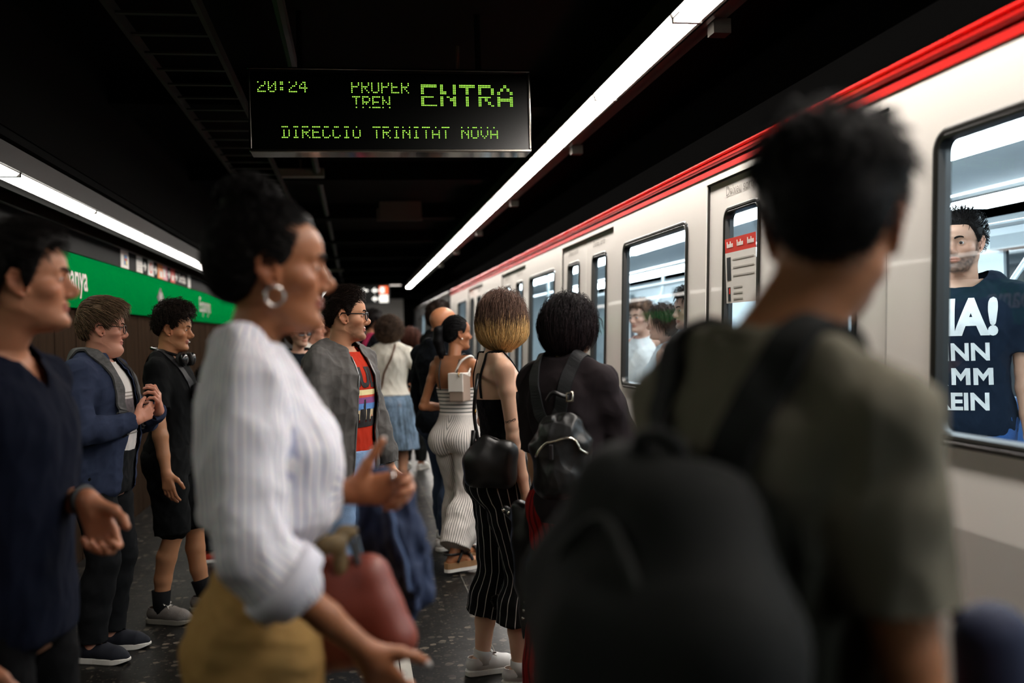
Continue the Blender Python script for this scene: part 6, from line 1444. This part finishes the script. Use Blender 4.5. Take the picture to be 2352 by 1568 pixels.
MB().box(.075, .12, -.088, -.078, -.06, .04).build('pocket_trim', mat('strap_#2b4f9a', '#2b4f9a', .7), e)
extra_person('woman with long auburn hair in dark top and leggings, from behind', 942, 750, 11.1, -24, '#c08a6a', '#4c2c22', '#17171a', '#1d1f1e', '#dcd8d0', True, hairkind='long', sleeve=1.9, hk=dict(th=.022, n=900, length=.24, comb=(0, -.3, 0), grav=.5, tip='#6b4536', tipz=(.0, -.15), rad=.0024), hair=.04)
q = extra_person('tall curly haired man in blue shorts behind the bald man', 1003, 693, 10.4, -58, '#c08e6c', '#241812', '#16171a', '#2d4a86', '#d8d4cc', shorts=True, hk=dict(th=.03, curl=.8, length=.07, n=900, top=.02, rad=.0022), hair=.05, legs={'R': ((.06, .02, .046), (0, 1, 0)), 'L': ((-.06, .12, .046), (0, 1, 0))}, arms={'L': ((-.17, .12, .42), (-.5, -1, 0)), 'R': ((.15, .0, .47), (.5, -1, 0))})
e, b = q.thing('wrist_band', 'red band on the wrist of the man in blue shorts', 'bracelet', q.wr['L']); d = q.wr['L'] - q.el['L']; MB().ring((0, 0, 0), .032, .014, d).build('band', mat('red_band_cloth', '#b51a18', .7), e, True)
q = extra_person('child with dark hair and maroon backpack beside the smiling boy', 474, 842, 6.75, -70, '#b07a5c', '#140f0d', '#1d2026', '#16171b', '#c23a22', hk=dict(th=.022, curl=.4, length=.06))
e, b = q.thing('backpack', 'maroon backpack on the child beside the smiling boy', 'backpack', (0, -.20, .66 * q.H)); f = Fld(); f.chain([(-.07, 0, -.13), (.07, 0, -.13), (.07, 0, .13), (-.07, 0, .13), (-.07, 0, -.13)], [.085] * 5, .04); f.cap((0, -.06, -.08), (0, -.06, 0), .07, .07, .04); V, Q = f.iso(.008); link_mesh('bag_body', V, tris(Q), mat('maroon_nylon', '#5a1a26', .7, 0, .15), e)
MB().tube([(.14, -.03, -.1), (.15, -.02, .05), (.1, .0, .18)], .012, 6).build('edge_piping', mat('pale_piping', '#b9a9a5', .6), e, True)
for sg in (1, -1): q.strap('shoulder_strap', [(sg * .06, -.15, .78 * q.H), (sg * .07, -.03, .87 * q.H), (sg * .085, .10, .78 * q.H), (sg * .11, .10, .64 * q.H)], .045, .010, mat('maroon_nylon', '#5a1a26', .7, 0, .15), q.sh_bv, e, .004, base=b)

# --- passengers in the train
xy, H = where(2208, 487, 4.55, .015)
p = Person('bearded man in a navy t-shirt with white lettering inside the train', xy, 140, H, skin='#c99a80', head=(-14, -2, 0), detail=.006, stubble=('#1a1210', .85), face=dict(iris='#2c1a10', browr=1.2))
p.body()
p.hair('#15100e', 'fade', .010, 900, .03, (0, .2, .2), .6, 0, .05, top=.010, seed=41)
tee = p.top('t_shirt', cloth('navy_tee', '#16202e'), hem=.49, ease=.026, sleeve=.75, sease=(.014, .03), fold=(.004, (11, 11, 7), 42), neck=.846); bv = p.bvh()
for txt, sz, z, sx in (('NA!', .215, .725, .85), ('EINN', .105, .665, 1.0), ('RMM', .105, .608, 1.15), ('REIN', .105, .552, 1.02)):
    V, F = text_mesh('R' if txt == 'RMM' else txt, sz, .010 if sz > .2 else .0035, sx)
    if txt == 'RMM':                                                # the two broad capitals drawn stroke by stroke
        ch_ = V[:, 1].max(); x_ = V[:, 0].max() + .012
        for _ in range(2):
            n0 = len(V); wd = .078; q = [(0, 0), (.24, 0), (.24, 1), (0, 1), (.76, 0), (1, 0), (1, 1), (.76, 1), (.0, 1), (.24, 1), (.5, .62), (.5, .22), (.24, .62), (.76, 1), (.76, .62)]
            V = np.concatenate([V, np.array([(x_ + u_ * wd, v_ * ch_) for u_, v_ in q])]); F = F + [[n0 + i for i in f_] for f_ in ((0, 1, 2, 3), (4, 5, 6, 7), (9, 12, 11, 10), (13, 10, 11, 14))]; x_ += wd + .012
    V[:, 0] = (V[:, 0].min() + V[:, 0].max()) / 2 - V[:, 0]; F = [f_[::-1] for f_ in F]; p.decal('lettering', V, F, mat('white_ink', '#e6e4e0', .8), tee, z * H, bv, .0)
p.pants('jeans', mat('blue_jeans', '#24508a', .85, 0, .2, 12, .3, 220))
for n in 'RL': p.shoe(n, W2, SOLE_W, LACE_W)
q = extra_person('passenger in a white tank top seen through the train window', 1476, 690, 7.7, 120, '#c79a84', '#5a4030', '#dedad6', '#26345a', '#d8d4cc', sleeve=0, face=True)
q = extra_person('passenger in a white top with bare arms beside the tank top passenger', 1526, 700, 6.7, 60, '#cfa088', '#3a2a20', '#d2d6d8', '#1d3550', '#d8d4cc', True, sleeve=0, hairkind='long', hk=dict(th=.02, length=.12, comb=(0, -.3, 0), grav=.4))
q = extra_person('passenger in a light blue shirt at the near edge of the train window', 1592, 662, 6.0, 95, '#c79a84', '#241a14', '#6f9fd0', '#22252c', '#2a2624', sleeve=.9, face=True)
